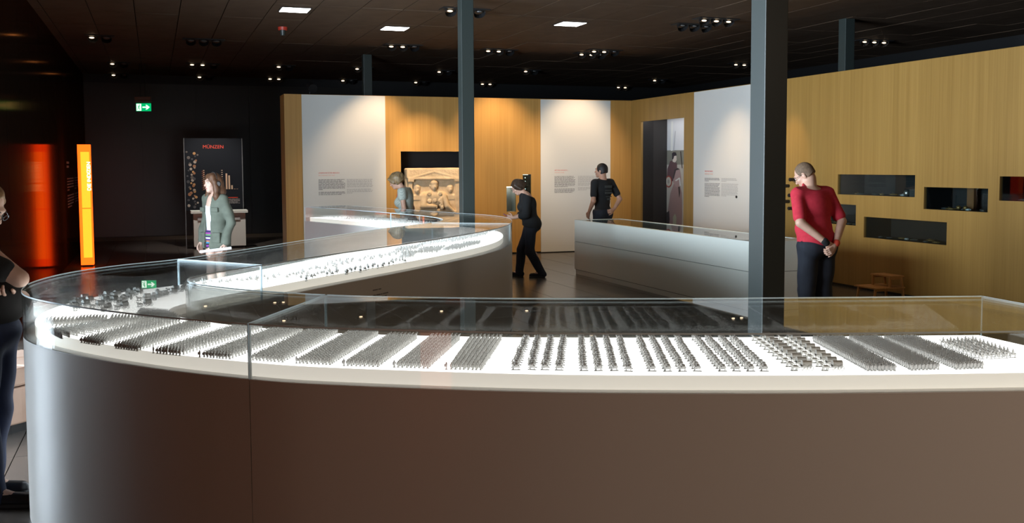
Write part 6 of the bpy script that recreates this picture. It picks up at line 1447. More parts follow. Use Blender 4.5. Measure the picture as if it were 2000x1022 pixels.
FAR = [(-0.936,8.21,2.7),(-0.938,8.287,2.71),(-0.943,8.366,2.38),(-0.936,8.451,2.39),(-0.949,8.535,2.36),(-0.944,8.614,2.59),(-0.95,8.696,2.44),(-0.919,8.227,2.54),(-0.927,8.305,2.75),(-0.926,8.387,2.62),(-0.936,8.466,2.74),(-0.93,8.544,2.72),(-0.931,8.622,2.38),(-0.941,8.703,2.42),(-0.915,8.242,2.5),(-0.919,8.323,2.73),(-0.913,8.395,2.66),(-0.923,8.482,2.62),(-0.921,8.556,2.79),(-0.928,8.643,2.4),(-0.933,8.718,2.32),(-0.895,8.261,2.59),(-0.905,8.337,2.69),(-0.904,8.412,2.67),(-0.912,8.486,2.65),(-0.907,8.574,2.65),(-0.909,8.656,2.58),(-0.921,8.734,2.51),(-0.885,8.279,2.34),(-0.895,8.351,2.67),(-0.892,8.43,2.46),(-0.894,8.506,2.55),(-0.903,8.591,2.52),(-0.902,8.66,2.52),(-0.905,8.744,2.67),(-0.879,8.299,2.64),(-0.884,8.375,2.34),(-0.885,8.45,2.36),(-0.888,8.521,2.77),(-0.882,8.596,2.62),(-0.887,8.677,2.46),(-0.898,8.752,2.32),(-0.871,8.318,2.6),(-0.873,8.392,2.79),(-0.872,8.459,2.74),(-0.872,8.539,2.39),(-0.874,8.612,2.33),(-0.885,8.688,2.42),(-0.886,8.775,2.5),(-0.858,8.327,2.33),(-0.858,8.403,2.34),(-0.86,8.475,2.31),(-0.863,8.547,2.39),(-0.863,8.626,2.48),(-0.868,8.707,2.61),(-0.867,8.785,2.47),(-0.838,8.343,2.39),(-0.851,8.419,2.48),(-0.85,8.494,2.47),(-0.851,8.568,2.76),(-0.849,8.639,2.49),(-0.851,8.721,2.74),(-0.865,8.791,2.51),(-0.852,8.691,2.77),(-0.849,8.807,2.46),(-0.844,8.927,2.39),(-0.847,9.051,2.72),(-0.842,9.169,2.35),(-0.838,8.7,2.77),(-0.835,8.816,2.6),(-0.829,8.939,2.38),(-0.836,9.053,2.31),(-0.824,9.188,2.55),(-0.825,8.71,2.63),(-0.827,8.829,2.45),(-0.828,8.938,2.69),(-0.817,9.07,2.7),(-0.82,9.19,2.44),(-0.813,8.71,2.45),(-0.812,8.835,2.3),(-0.816,8.948,2.41),(-0.808,9.069,2.71),(-0.805,9.203,2.48),(-0.803,8.72,2.73),(-0.806,8.841,2.58),(-0.798,8.962,2.66),(-0.802,9.084,2.55),(-0.793,9.205,2.65),(-0.801,8.728,2.33),(-0.786,8.846,2.64),(-0.794,8.971,2.41),(-0.784,9.096,2.64),(-0.782,9.223,2.3),(-0.79,8.738,2.53),(-0.778,8.852,2.4),(-0.778,8.977,2.34),(-0.777,9.096,2.31),(-0.766,9.227,2.66),(-0.777,8.753,2.74),(-0.776,8.868,2.75),(-0.763,8.983,2.67),(-0.76,9.107,2.63),(-0.758,9.235,2.71),(-0.758,8.753,2.54),(-0.758,8.87,2.56),(-0.75,8.995,2.55),(-0.746,9.125,2.78),(-0.752,9.254,2.47),(-0.753,8.763,2.7),(-0.747,8.885,2.55),(-0.744,9.007,2.38),(-0.736,9.127,2.31),(-0.73,9.253,2.7),(-0.737,8.774,2.6),(-0.739,8.89,2.74),(-0.729,9.018,2.53),(-0.734,9.142,2.78),(-0.726,9.269,2.37),(-0.723,8.787,2.33),(-0.723,8.904,2.52),(-0.72,9.029,2.64),(-0.716,9.154,2.62),(-0.709,9.278,2.68),(-0.715,8.792,2.53),(-0.718,8.913,2.66),(-0.71,9.028,2.65),(-0.703,9.16,2.38),(-0.695,9.289,2.7),(-0.711,8.798,2.57),(-0.708,8.926,2.39),(-0.702,9.046,2.42),(-0.692,9.169,2.4),(-0.693,9.298,2.74),(-0.692,8.805,2.47),(-0.692,8.922,2.74),(-0.682,9.057,2.76),(-0.677,9.174,2.63),(-0.672,9.299,2.34),(-0.679,8.813,2.75),(-0.681,8.934,2.49),(-0.67,9.062,2.36),(-0.666,9.183,2.71),(-0.665,9.319,2.57),(-0.675,8.833,2.79),(-0.667,8.946,2.6),(-0.661,9.066,2.77),(-0.659,9.201,2.59),(-0.648,9.329,2.44),(-0.668,8.836,2.59),(-0.659,8.953,2.44),(-0.657,9.078,2.56),(-0.647,9.208,2.52),(-0.638,9.337,2.55),(-0.627,8.991,2.64),(-0.612,9.098,2.7),(-0.599,9.194,2.53),(-0.587,9.298,2.34),(-0.577,9.402,2.73),(-0.57,9.511,2.6),(-0.617,9.008,2.5),(-0.604,9.107,2.34),(-0.59,9.206,2.52),(-0.587,9.308,2.38),(-0.572,9.414,2.61),(-0.55,9.524,2.68),(-0.609,9.006,2.46),(-0.602,9.113,2.45),(-0.582,9.213,2.32),(-0.573,9.324,2.52),(-0.554,9.426,2.53),(-0.539,9.541,2.62),(-0.598,9.019,2.44),(-0.593,9.122,2.33),(-0.575,9.226,2.49),(-0.562,9.33,2.76),(-0.542,9.441,2.8),(-0.525,9.555,2.65),(-0.588,9.032,2.8),(-0.576,9.13,2.63),(-0.567,9.235,2.77),(-0.55,9.342,2.45),(-0.529,9.456,2.46),(-0.513,9.557,2.42),(-0.584,9.042,2.74),(-0.562,9.142,2.43),(-0.547,9.251,2.7),(-0.532,9.357,2.5),(-0.516,9.462,2.65),(-0.495,9.575,2.67),(-0.58,9.044,2.39),(-0.561,9.151,2.49),(-0.535,9.253,2.73),(-0.525,9.364,2.53),(-0.505,9.478,2.32),(-0.485,9.586,2.38),(-0.569,9.058,2.66),(-0.554,9.156,2.51),(-0.532,9.272,2.71),(-0.506,9.384,2.78),(-0.494,9.491,2.37),(-0.471,9.606,2.62),(-0.551,9.066,2.51),(-0.533,9.176,2.39),(-0.52,9.283,2.33),(-0.495,9.395,2.62),(-0.483,9.504,2.38),(-0.453,9.615,2.33),(-0.549,9.074,2.73),(-0.532,9.178,2.49),(-0.509,9.291,2.78),(-0.488,9.406,2.37),(-0.465,9.52,2.72),(-0.442,9.627,2.8),(-0.541,9.088,2.35),(-0.523,9.192,2.7),(-0.494,9.301,2.43),(-0.474,9.413,2.42),(-0.456,9.523,2.34),(-0.426,9.651,2.7),(-0.528,9.094,2.44),(-0.508,9.202,2.72),(-0.48,9.312,2.44),(-0.46,9.431,2.78),(-0.433,9.545,2.71),(-0.415,9.662,2.41),(-0.515,9.102,2.68),(-0.495,9.218,2.48),(-0.475,9.318,2.74),(-0.45,9.434,2.47),(-0.427,9.554,2.45),(-0.404,9.673,2.68),(-0.512,9.113,2.49),(-0.483,9.226,2.65),(-0.469,9.338,2.52),(-0.437,9.45,2.34),(-0.412,9.57,2.38),(-0.386,9.684,2.31),(-0.508,9.122,2.42),(-0.482,9.231,2.69),(-0.453,9.347,2.75),(-0.43,9.467,2.64),(-0.397,9.585,2.38),(-0.374,9.701,2.57),(-0.488,9.13,2.44),(-0.465,9.248,2.46),(-0.447,9.357,2.58),(-0.411,9.475,2.57),(-0.384,9.595,2.61),(-0.364,9.718,2.52),(-0.484,9.142,2.69),(-0.462,9.258,2.37),(-0.427,9.372,2.32),(-0.402,9.49,2.46),(-0.378,9.611,2.41),(-0.338,9.728,2.77),(-0.475,9.146,2.42),(-0.447,9.258,2.41),(-0.422,9.375,2.77),(-0.39,9.496,2.48),(-0.365,9.62,2.63),(-0.327,9.748,2.73),(-0.472,9.5,2.35),(-0.475,9.66,2.36),(-0.482,9.823,2.31),(-0.457,9.524,2.67),(-0.469,9.671,2.34),(-0.476,9.828,2.75),(-0.451,9.541,2.77),(-0.451,9.683,2.47),(-0.455,9.831,2.55),(-0.44,9.553,2.58),(-0.445,9.696,2.71),(-0.445,9.851,2.3),(-0.423,9.576,2.55),(-0.426,9.713,2.75),(-0.431,9.85,2.73),(-0.419,9.594,2.55),(-0.417,9.722,2.56),(-0.42,9.861,2.69),(-0.406,9.612,2.39),(-0.412,9.739,2.54),(-0.405,9.876,2.38),(-0.398,9.636,2.32),(-0.391,9.759,2.73),(-0.401,9.887,2.54),(-0.385,9.647,2.47),(-0.382,9.766,2.78),(-0.381,9.897,2.64),(-0.37,9.665,2.37),(-0.378,9.786,2.75),(-0.374,9.902,2.43),(-0.361,9.692,2.66),(-0.361,9.803,2.52),(-0.354,9.915,2.66),(-0.35,9.705,2.49),(-0.351,9.814,2.74),(-0.349,9.92,2.45),(-0.343,9.721,2.73),(-0.338,9.83,2.38),(-0.33,9.931,2.77),(-0.331,9.742,2.33),(-0.321,9.843,2.31),(-0.321,9.941,2.48),(-1.071,8.91,2.59),(-1.063,9.021,2.3),(-1.06,9.129,2.75),(-1.053,9.248,2.53),(-1.052,8.927,2.74),(-1.052,9.037,2.54),(-1.049,9.144,2.34),(-1.047,9.262,2.77),(-1.047,8.944,2.69),(-1.037,9.05,2.54),(-1.035,9.166,2.74),(-1.038,9.285,2.7),(-1.027,8.95,2.46),(-1.024,9.069,2.51),(-1.025,9.177,2.38),(-1.023,9.296,2.39),(-1.019,8.969,2.57),(-1.019,9.077,2.53),(-1.015,9.196,2.38),(-1.003,9.32,2.35),(-1.013,8.978,2.4),(-0.999,9.096,2.31),(-1.001,9.216,2.76),(-0.995,9.341,2.39),(-1.0,8.997,2.6),(-0.993,9.107,2.56),(-0.989,9.236,2.79),(-0.979,9.356,2.35),(-0.991,9.007,2.49),(-0.978,9.131,2.53),(-0.971,9.254,2.41),(-0.973,9.369,2.69),(-0.973,9.024,2.79),(-0.972,9.143,2.55),(-0.961,9.265,2.57),(-0.952,9.392,2.71),(-0.964,9.04,2.59),(-0.954,9.157,2.65),(-0.95,9.285,2.71),(-0.947,9.411,2.46),(-0.956,9.044,2.67),(-0.949,9.175,2.33),(-0.94,9.299,2.66),(-0.926,9.429,2.55),(-0.937,9.058,2.51),(-0.931,9.183,2.56),(-0.923,9.319,2.36),(-0.911,9.452,2.47),(-0.933,9.081,2.62),(-0.913,9.21,2.43),(-0.91,9.335,2.69),(-0.903,9.47,2.33),(-0.91,9.087,2.54),(-0.903,9.217,2.44),(-0.896,9.347,2.55),(-0.883,9.485,2.66),(-0.904,9.105,2.55),(-0.888,9.232,2.59),(-0.887,9.366,2.46),(-0.87,9.508,2.52),(-0.887,9.114,2.59),(-0.877,9.258,2.46),(-0.874,9.39,2.53),(-0.867,9.523,2.73),(-0.895,9.472,2.7),(-0.902,9.621,2.5),(-0.905,9.777,2.48),(-0.887,9.494,2.63),(-0.888,9.644,2.6),(-0.887,9.811,2.7),(-0.867,9.52,2.7),(-0.877,9.674,2.5),(-0.873,9.836,2.64),(-0.86,9.556,2.41),(-0.863,9.708,2.79),(-0.864,9.86,2.51),(-0.851,9.583,2.61),(-0.854,9.729,2.46),(-0.847,9.89,2.44),(-0.835,9.607,2.36),(-0.839,9.756,2.39),(-0.836,9.908,2.7),(-0.817,9.635,2.48),(-0.822,9.792,2.36),(-0.822,9.937,2.69),(-0.804,9.665,2.39),(-0.811,9.817,2.62),(-0.815,9.964,2.49),(-0.8,9.697,2.74),(-0.801,9.838,2.67),(-0.795,9.999,2.54),(-0.775,9.729,2.45),(-0.785,9.866,2.56),(-0.782,10.023,2.58),(-0.763,9.76,2.45),(-0.775,9.895,2.78),(-0.773,10.056,2.62),(-0.761,9.784,2.4),(-0.758,9.927,2.4),(-0.762,10.072,2.78),(-0.743,9.814,2.35),(-0.742,9.96,2.75),(-0.745,10.111,2.67),(-0.73,9.84,2.42),(-0.731,9.983,2.61),(-0.723,10.133,2.69),(-0.711,9.88,2.56),(-0.713,10.018,2.76),(-0.712,10.165,2.58),(-0.697,9.908,2.36),(-0.696,10.044,2.62),(-0.696,10.185,2.61),(-0.686,9.936,2.56),(-0.685,10.074,2.56),(-0.682,10.222,2.62),(-0.669,9.967,2.67),(-0.672,10.105,2.68),(-0.667,10.247,2.32),(-0.661,9.994,2.72),(-0.656,10.136,2.71),(-0.657,10.276,2.32),(-0.647,10.03,2.39),(-0.644,10.161,2.42),(-0.646,10.302,2.66),(-0.62,9.897,2.32),(-0.614,10.03,2.75),(-0.626,10.157,2.69),(-0.626,10.3,2.74),(-0.632,10.445,2.69),(-0.603,9.926,2.45),(-0.608,10.066,2.72),(-0.616,10.206,2.46),(-0.619,10.344,2.59),(-0.618,10.488,2.65),(-0.594,9.968,2.47),(-0.602,10.097,2.47),(-0.605,10.243,2.32),(-0.602,10.38,2.72),(-0.604,10.523,2.41),(-0.583,10.003,2.42),(-0.581,10.145,2.77),(-0.584,10.279,2.35),(-0.589,10.422,2.34),(-0.595,10.566,2.41),(-0.576,10.045,2.74),(-0.581,10.176,2.45),(-0.577,10.317,2.77),(-0.586,10.455,2.56),(-0.587,10.597,2.79),(-0.555,10.088,2.78),(-0.566,10.224,2.68),(-0.561,10.352,2.58),(-0.563,10.498,2.6),(-0.571,10.644,2.74),(-0.554,10.131,2.46),(-0.548,10.257,2.6),(-0.548,10.391,2.57),(-0.56,10.53,2.3),(-0.561,10.674,2.69),(-0.543,10.167,2.31),(-0.545,10.302,2.68),(-0.541,10.436,2.3),(-0.545,10.571,2.67),(-0.544,10.716,2.49),(-0.533,10.208,2.32),(-0.523,10.335,2.69),(-0.529,10.476,2.41),(-0.533,10.613,2.46),(-0.532,10.753,2.38),(-0.513,10.244,2.77),(-0.516,10.376,2.75),(-0.517,10.51,2.55),(-0.516,10.651,2.62),(-0.523,10.791,2.53),(-0.504,10.29,2.74),(-0.5,10.422,2.66),(-0.502,10.554,2.67),(-0.512,10.691,2.44),(-0.508,10.831,2.78),(-0.49,10.336,2.49),(-0.487,10.465,2.67),(-0.495,10.596,2.68),(-0.499,10.733,2.5),(-0.496,10.871,2.44),(-0.482,10.378,2.7),(-0.476,10.509,2.77),(-0.476,10.638,2.38),(-0.485,10.775,2.45),(-0.49,10.915,2.8),(-0.472,10.415,2.39),(-0.471,10.551,2.57),(-0.466,10.676,2.53),(-0.47,10.813,2.49),(-0.472,10.96,2.79),(-0.452,10.464,2.56),(-0.458,10.583,2.39),(-0.453,10.726,2.68),(-0.463,10.859,2.35),(-0.462,10.999,2.58),(-0.439,10.502,2.75),(-0.438,10.635,2.35),(-0.444,10.758,2.46),(-0.442,10.898,2.75),(-0.442,11.041,2.44),(-0.432,10.549,2.68),(-0.431,10.673,2.54),(-0.433,10.801,2.49),(-0.426,10.948,2.52),(-0.43,11.084,2.37),(-0.413,10.59,2.31),(-0.417,10.715,2.62),(-0.412,10.847,2.65),(-0.415,10.986,2.54),(-0.415,11.124,2.54),(-0.404,10.628,2.73),(-0.4,10.76,2.55),(-0.409,10.893,2.38),(-0.41,11.026,2.78),(-0.404,11.162,2.58),(-0.39,10.676,2.78),(-0.387,10.805,2.63),(-0.386,10.942,2.74),(-0.394,11.077,2.65),(-0.396,11.21,2.53),(-0.378,10.726,2.34),(-0.376,10.855,2.36),(-0.376,10.982,2.61),(-0.379,11.117,2.44),(-0.385,11.248,2.32),(-0.372,10.763,2.33),(-0.365,10.899,2.4),(-0.364,11.026,2.33),(-0.37,11.16,2.67),(-0.361,11.29,2.52),(-0.351,10.813,2.46),(-0.357,10.937,2.63),(-0.358,11.066,2.4),(-0.349,11.198,2.74),(-0.351,11.345,2.58),(-0.341,10.86,2.71),(-0.344,10.98,2.49),(-0.342,11.121,2.79),(-0.339,11.248,2.36),(-0.342,11.38,2.51),(-0.324,10.903,2.51),(-0.332,11.034,2.58),(-0.323,11.156,2.49),(-0.326,11.294,2.33),(-0.322,11.428,2.45),(-0.316,10.958,2.35),(-0.31,11.081,2.53),(-0.317,11.204,2.78),(-0.305,11.333,2.64),(-0.304,11.468,2.78),(-0.299,10.995,2.45),(-0.298,11.12,2.43),(-0.294,11.249,2.69),(-0.292,11.388,2.33),(-0.298,11.515,2.53),(-0.293,11.047,2.37),(-0.281,11.173,2.46),(-0.284,11.295,2.75),(-0.283,11.428,2.55),(-0.285,11.56,2.77),(-0.264,11.473,2.32),(-0.271,11.658,2.31),(-0.258,11.503,2.76),(-0.262,11.672,2.45),(-0.245,11.517,2.56),(-0.245,11.706,2.68),(-0.229,11.541,2.48),(-0.236,11.731,2.3),(-0.218,11.572,2.6),(-0.217,11.757,2.32),(-0.201,11.593,2.44),(-0.209,11.785,2.45),(-0.197,11.619,2.3),(-0.199,11.804,2.73),(-0.177,11.641,2.56),(-0.18,11.827,2.38),(-2.895,15.182,2.73),(-2.867,15.288,2.56),(-2.836,15.378,2.59),(-2.811,15.485,2.46),(-2.872,15.149,2.51),(-2.842,15.254,2.48),(-2.813,15.351,2.59),(-2.789,15.465,2.41),(-2.859,15.12,2.62),(-2.818,15.228,2.36),(-2.793,15.331,2.76),(-2.758,15.441,2.47),(-2.831,15.081,2.46),(-2.799,15.198,2.52),(-2.77,15.305,2.79),(-2.732,15.416,2.72),(-2.81,15.059,2.62),(-2.777,15.171,2.67),(-2.742,15.274,2.38),(-2.709,15.398,2.73),(-2.791,15.024,2.46),(-2.761,15.132,2.62),(-2.72,15.247,2.61),(-2.682,15.373,2.71),(-2.778,14.985,2.55),(-2.738,15.107,2.74),(-2.697,15.222,2.65),(-2.66,15.351,2.71),(-2.748,14.961,2.44),(-2.708,15.075,2.62),(-2.677,15.193,2.77),(-2.625,15.328,2.49),(-2.734,14.931,2.46),(-2.686,15.055,2.39),(-2.654,15.171,2.49),(-2.603,15.299,2.49),(-2.707,14.891,2.34),(-2.675,15.015,2.74),(-2.623,15.153,2.4),(-2.576,15.272,2.55),(-2.687,14.866,2.32),(-2.647,14.992,2.55),(-2.606,15.119,2.66),(-2.561,15.248,2.78),(-2.673,14.833,2.48),(-2.624,14.958,2.59),(-2.573,15.096,2.77),(-2.526,15.229,2.47),(-2.658,14.804,2.73),(-2.598,14.938,2.33),(-2.553,15.065,2.5),(-2.504,15.208,2.63),(-2.633,14.774,2.67),(-2.578,14.904,2.48),(-2.53,15.039,2.49),(-2.483,15.189,2.47),(-2.613,14.746,2.37),(-2.56,14.873,2.36),(-2.505,15.015,2.33),(-2.46,15.167,2.36),(-2.589,14.71,2.4),(-2.543,14.854,2.61),(-2.488,14.99,2.3),(-2.432,15.143,2.35),(-2.485,14.419,2.62),(-2.475,14.588,2.66),(-2.457,14.777,2.4),(-2.447,14.951,2.65),(-2.436,15.14,2.4),(-2.464,14.403,2.67),(-2.448,14.581,2.44),(-2.445,14.758,2.72),(-2.425,14.949,2.69),(-2.421,15.126,2.54),(-2.442,14.384,2.69),(-2.432,14.562,2.66),(-2.423,14.751,2.41),(-2.41,14.937,2.43),(-2.405,15.122,2.52),(-2.42,14.376,2.63),(-2.417,14.548,2.62),(-2.405,14.739,2.7),(-2.397,14.93,2.59),(-2.396,15.117,2.38),(-2.399,14.358,2.31),(-2.394,14.539,2.44),(-2.387,14.722,2.67),(-2.388,14.917,2.49),(-2.381,15.116,2.53),(-2.376,14.336,2.56),(-2.381,14.528,2.67),(-2.375,14.71,2.4),(-2.375,14.908,2.78),(-2.369,15.106,2.45),(-2.36,14.327,2.74),(-2.359,14.516,2.3),(-2.355,14.697,2.53),(-2.36,14.9,2.46),(-2.354,15.105,2.52),(-2.343,14.305,2.33),(-2.347,14.5,2.55),(-2.347,14.695,2.38),(-2.343,14.888,2.72),(-2.338,15.089,2.45),(-2.325,14.288,2.69),(-2.327,14.483,2.33),(-2.328,14.676,2.66),(-2.321,14.882,2.58),(-2.324,15.089,2.32),(-2.302,14.272,2.39),(-2.303,14.472,2.3),(-2.313,14.662,2.65),(-2.305,14.867,2.62),(-2.309,15.084,2.6),(-2.28,14.256,2.77),(-2.287,14.46,2.71),(-2.293,14.66,2.39),(-2.292,14.857,2.54),(-2.306,15.073,2.77),(-2.262,14.242,2.71),(-2.269,14.44,2.36),(-2.279,14.644,2.46),(-2.284,14.85,2.42),(-2.284,15.065,2.76),(-2.245,14.228,2.46),(-2.247,14.425,2.44),(-2.259,14.635,2.43),(-2.263,14.842,2.65),(-2.278,15.061,2.71),(-2.226,14.218,2.52),(-2.236,14.418,2.7),(-2.238,14.617,2.61),(-2.248,14.838,2.5),(-2.256,15.051,2.55),(-2.207,14.203,2.6),(-2.214,14.404,2.34),(-2.23,14.61,2.55),(-2.24,14.825,2.44),(-2.248,15.051,2.39),(-2.185,14.181,2.5),(-2.204,14.384,2.71),(-2.205,14.596,2.66),(-2.225,14.813,2.46),(-2.231,15.04,2.39),(-2.165,14.171,2.77),(-2.178,14.376,2.72),(-2.19,14.592,2.63),(-2.212,14.812,2.8),(-2.218,15.03,2.34),(-2.145,14.155,2.7),(-2.167,14.36,2.32),(-2.174,14.578,2.51),(-2.192,14.8,2.32),(-2.212,15.031,2.49),(-2.122,14.139,2.44),(-2.148,14.352,2.67),(-2.166,14.563,2.69),(-2.182,14.791,2.6),(-2.198,15.024,2.68),(-2.105,14.116,2.68),(-2.125,14.339,2.51),(-2.142,14.555,2.77),(-2.168,14.78,2.59),(-2.178,15.016,2.71),(-2.087,14.11,2.55),(-2.105,14.324,2.33),(-2.125,14.544,2.75),(-2.153,14.775,2.32),(-2.164,15.011,2.32),(-2.068,14.095,2.78),(-2.091,14.305,2.43),(-2.108,14.527,2.51),(-2.128,14.766,2.37),(-2.155,15.004,2.71),(-2.054,14.079,2.66),(-2.078,14.299,2.72),(-2.101,14.516,2.32),(-2.118,14.752,2.46),(-2.142,14.994,2.54),(-2.033,14.065,2.73),(-2.058,14.286,2.45),(-2.081,14.505,2.62),(-2.107,14.743,2.73),(-2.135,14.989,2.42),(-2.009,14.044,2.33),(-2.039,14.268,2.3),(-2.058,14.502,2.35),(-2.093,14.74,2.36),(-2.114,14.986,2.45),(-1.989,14.022,2.38),(-2.026,14.253,2.39),(-2.052,14.483,2.39),(-2.071,14.724,2.37),(-2.109,14.984,2.41),(-1.98,14.007,2.41),(-2.008,14.24,2.3),(-2.036,14.478,2.74),(-2.061,14.716,2.47),(-2.096,14.973,2.62),(-1.958,13.999,2.34),(-1.982,14.229,2.76),(-2.01,14.468,2.3),(-2.047,14.714,2.42),(-2.077,14.971,2.55),(-1.939,13.983,2.47),(-1.969,14.216,2.4),(-1.997,14.451,2.61),(-2.029,14.7,2.7),(-2.061,14.956,2.61),(-1.92,13.972,2.76),(-1.952,14.205,2.65),(-1.986,14.44,2.51),(-2.021,14.697,2.4),(-2.054,14.948,2.55),(-1.95,14.107,2.62),(-1.954,14.205,2.77),(-1.95,14.303,2.45),(-1.953,14.403,2.34),(-1.955,14.506,2.55),(-1.927,14.07,2.75),(-1.935,14.177,2.69),(-1.939,14.28,2.76),(-1.935,14.383,2.55),(-1.933,14.493,2.69),(-1.911,14.038,2.77),(-1.916,14.151,2.43),(-1.909,14.254,2.57),(-1.91,14.371,2.53),(-1.925,14.484,2.42),(-1.887,14.003,2.42),(-1.892,14.119,2.56),(-1.893,14.236,2.51),(-1.903,14.352,2.65),(-1.898,14.468,2.66),(-1.862,13.972,2.75),(-1.876,14.092,2.79),(-1.877,14.214,2.74),(-1.877,14.333,2.68),(-1.886,14.464,2.42),(-1.852,13.934,2.48),(-1.848,14.062,2.36),(-1.855,14.188,2.6),(-1.863,14.316,2.36),(-1.865,14.451,2.76),(-1.828,13.9,2.36),(-1.834,14.033,2.53),(-1.838,14.157,2.58),(-1.842,14.293,2.46),(-1.849,14.428,2.43),(-1.803,13.868,2.76),(-1.812,14.009,2.4),(-1.811,14.136,2.37),(-1.825,14.276,2.72),(-1.827,14.42,2.4),(-1.789,13.84,2.41),(-1.795,13.977,2.67),(-1.8,14.117,2.67),(-1.808,14.263,2.44),(-1.811,14.408,2.53),(-1.759,13.8,2.3),(-1.776,13.949,2.42),(-1.779,14.094,2.62),(-1.787,14.238,2.61),(-1.789,14.394,2.48),(-1.742,13.769,2.58),(-1.755,13.924,2.67),(-1.764,14.076,2.42),(-1.771,14.223,2.67),(-1.779,14.387,2.51),(-1.722,13.74,2.53),(-1.73,13.892,2.43),(-1.742,14.045,2.43),(-1.745,14.205,2.7),(-1.752,14.369,2.79),(-1.707,13.708,2.5),(-1.717,13.859,2.8),(-1.722,14.032,2.66),(-1.723,14.188,2.58),(-1.744,14.354,2.36),(-1.683,13.682,2.45),(-1.693,13.841,2.59),(-1.701,14.002,2.54),(-1.715,14.168,2.64),(-1.724,14.34,2.78),(-1.668,13.646,2.66),(-1.678,13.816,2.71),(-1.68,13.981,2.56),(-1.698,14.155,2.72),(-1.7,14.334,2.56),(-1.645,13.612,2.44),(-1.65,13.786,2.77),(-1.663,13.953,2.58),(-1.671,14.13,2.36),(-1.685,14.315,2.66),(-1.618,13.586,2.6),(-1.629,13.752,2.69),(-1.64,13.933,2.43),(-1.657,14.122,2.64),(-1.667,14.302,2.32),(-1.602,13.555,2.44),(-1.611,13.731,2.62),(-1.626,13.913,2.68),(-1.64,14.104,2.58),(-1.651,14.298,2.42),(-1.581,13.516,2.51),(-1.593,13.707,2.66),(-1.603,13.892,2.4),(-1.622,14.089,2.38),(-1.628,14.285,2.74),(-1.561,13.495,2.36),(-1.57,13.681,2.59),(-1.591,13.87,2.32),(-1.607,14.068,2.46),(-1.613,14.263,2.69),(-1.551,13.462,2.62),(-1.559,13.656,2.56),(-1.565,13.846,2.36),(-1.584,14.054,2.4),(-1.6,14.252,2.51),(-1.522,13.428,2.58),(-1.542,13.623,2.73),(-1.545,13.827,2.62),(-1.565,14.029,2.79),(-1.583,14.244,2.4),(-1.507,13.395,2.71),(-1.517,13.603,2.41),(-1.529,13.807,2.56),(-1.548,14.017,2.71),(-1.562,14.231,2.47),(-1.489,13.369,2.48),(-1.5,13.568,2.37),(-1.513,13.783,2.49),(-1.526,13.997,2.7),(-1.54,14.218,2.65),(-1.463,13.341,2.74),(-1.486,13.544,2.59),(-1.495,13.755,2.48),(-1.516,13.976,2.47),(-1.522,14.21,2.54),(-1.444,13.31,2.58),(-1.469,13.521,2.7),(-1.48,13.735,2.46),(-1.492,13.962,2.67),(-1.502,14.197,2.44),(-1.57,13.314,2.69),(-1.551,13.47,2.34),(-1.533,13.632,2.78),(-1.507,13.796,2.78),(-1.563,13.304,2.66),(-1.527,13.454,2.72),(-1.509,13.619,2.31),(-1.48,13.782,2.56),(-1.535,13.279,2.55),(-1.515,13.435,2.3),(-1.486,13.6,2.51),(-1.467,13.754,2.63),(-1.52,13.263,2.35),(-1.504,13.415,2.56),(-1.472,13.568,2.59),(-1.439,13.735,2.62),(-1.512,13.249,2.75),(-1.486,13.398,2.74),(-1.451,13.554,2.67),(-1.427,13.702,2.51),(-1.486,13.231,2.33),(-1.457,13.387,2.55),(-1.435,13.536,2.71),(-1.408,13.689,2.77),(-1.471,13.222,2.5),(-1.44,13.361,2.31),(-1.418,13.515,2.57),(-1.391,13.655,2.5),(-1.457,13.198,2.4),(-1.427,13.34,2.47),(-1.399,13.485,2.6),(-1.365,13.635,2.6),(-1.438,13.184,2.48),(-1.414,13.328,2.43),(-1.38,13.473,2.48),(-1.35,13.613,2.6),(-1.427,13.165,2.68),(-1.391,13.307,2.66),(-1.365,13.443,2.41),(-1.33,13.586,2.34),(-1.41,13.148,2.58),(-1.375,13.283,2.37),(-1.341,13.431,2.69),(-1.312,13.563,2.5),(-1.388,13.136,2.78),(-1.351,13.266,2.52),(-1.325,13.409,2.45),(-1.296,13.549,2.51),(-1.375,13.117,2.69),(-1.343,13.244,2.39),(-1.311,13.38,2.6),(-1.27,13.518,2.51),(-1.359,13.102,2.39),(-1.319,13.231,2.34),(-1.286,13.362,2.74),(-1.25,13.497,2.39),(-1.335,13.087,2.56),(-1.309,13.208,2.37),(-1.268,13.34,2.38),(-1.235,13.476,2.47),(-1.322,13.068,2.31),(-1.289,13.2,2.39),(-1.254,13.322,2.51),(-1.213,13.449,2.6),(-1.308,13.059,2.77),(-1.275,13.174,2.32),(-1.235,13.305,2.33),(-1.195,13.43,2.79),(-1.287,13.042,2.65),(-1.252,13.153,2.46),(-1.214,13.281,2.53),(-1.172,13.406,2.43),(-1.27,13.019,2.79),(-1.238,13.143,2.72),(-1.194,13.264,2.43),(-1.157,13.391,2.78),(-1.264,13.007,2.53),(-1.219,13.122,2.67),(-1.18,13.238,2.35),(-1.145,13.361,2.38),(-1.242,12.989,2.46),(-1.202,13.103,2.53),(-1.161,13.219,2.31),(-1.12,13.336,2.5),(-1.224,12.977,2.54),(-1.181,13.082,2.53),(-1.149,13.201,2.74),(-1.109,13.321,2.57),(-1.209,12.952,2.68),(-1.171,13.069,2.7),(-1.128,13.185,2.66),(-1.083,13.298,2.68),(-1.2,12.94,2.59),(-1.156,13.047,2.55),(-1.113,13.159,2.61),(-1.064,13.27,2.65)]
for (x, y, a) in FAR:
    p = C(x, y); BULK['spearman'].append((p[0], p[1], a - YAW, rr.uniform(.95, 1.06)))
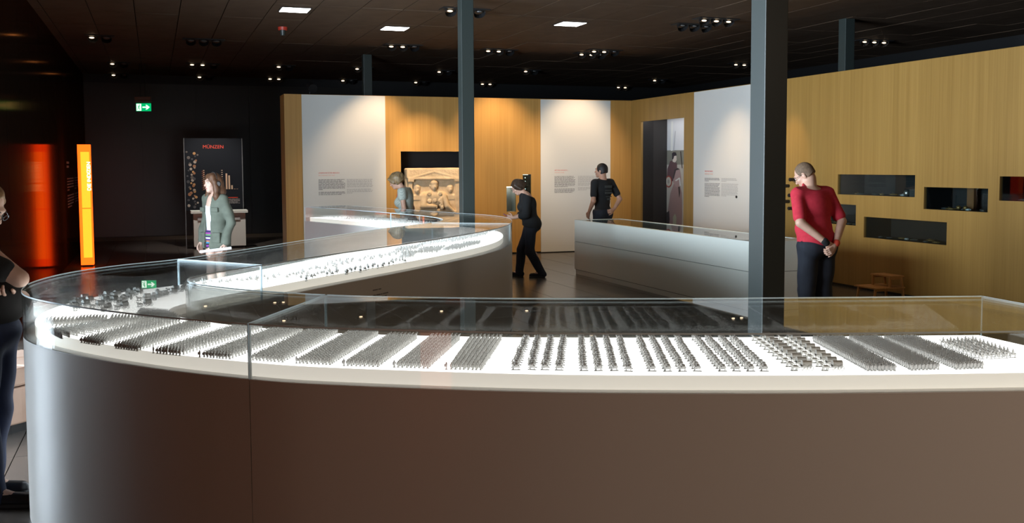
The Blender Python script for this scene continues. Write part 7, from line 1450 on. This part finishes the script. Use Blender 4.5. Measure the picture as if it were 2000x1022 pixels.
for kind, L in BULK.items():
    if not L: continue
    me0 = KINDS[kind]
    nv = len(me0.vertices); co = np.empty(nv * 3); me0.vertices.foreach_get('co', co); co = co.reshape(-1, 3)
    fs = [tuple(p.vertices) for p in me0.polygons]
    vs = []; ff = []
    for k, (x, y, a, s_) in enumerate(L):
        c_, n_ = math.cos(a) * s_, math.sin(a) * s_
        vs.append(np.stack([x + co[:, 0] * c_ - co[:, 1] * n_, y + co[:, 0] * n_ + co[:, 1] * c_, Z_DECK + co[:, 2] * s_], 1))
        o = k * nv; ff += [tuple(i + o for i in f) for f in fs]
    me = bpy.data.meshes.new(kind + '_army'); me.from_pydata(np.concatenate(vs).tolist(), [], ff); me.materials.append(me0.materials[0]); me.update()
    tag(put(me, 'soldier_army' if kind == 'soldier' else 'spearman_army', None), {'soldier': 'dense grey ranks of tiny soldiers behind the front rows of the blocks', 'spearman': 'dense grey ranks of tiny spearmen at the right and on the far runs'}.get(kind), 'figurines', kind='stuff')
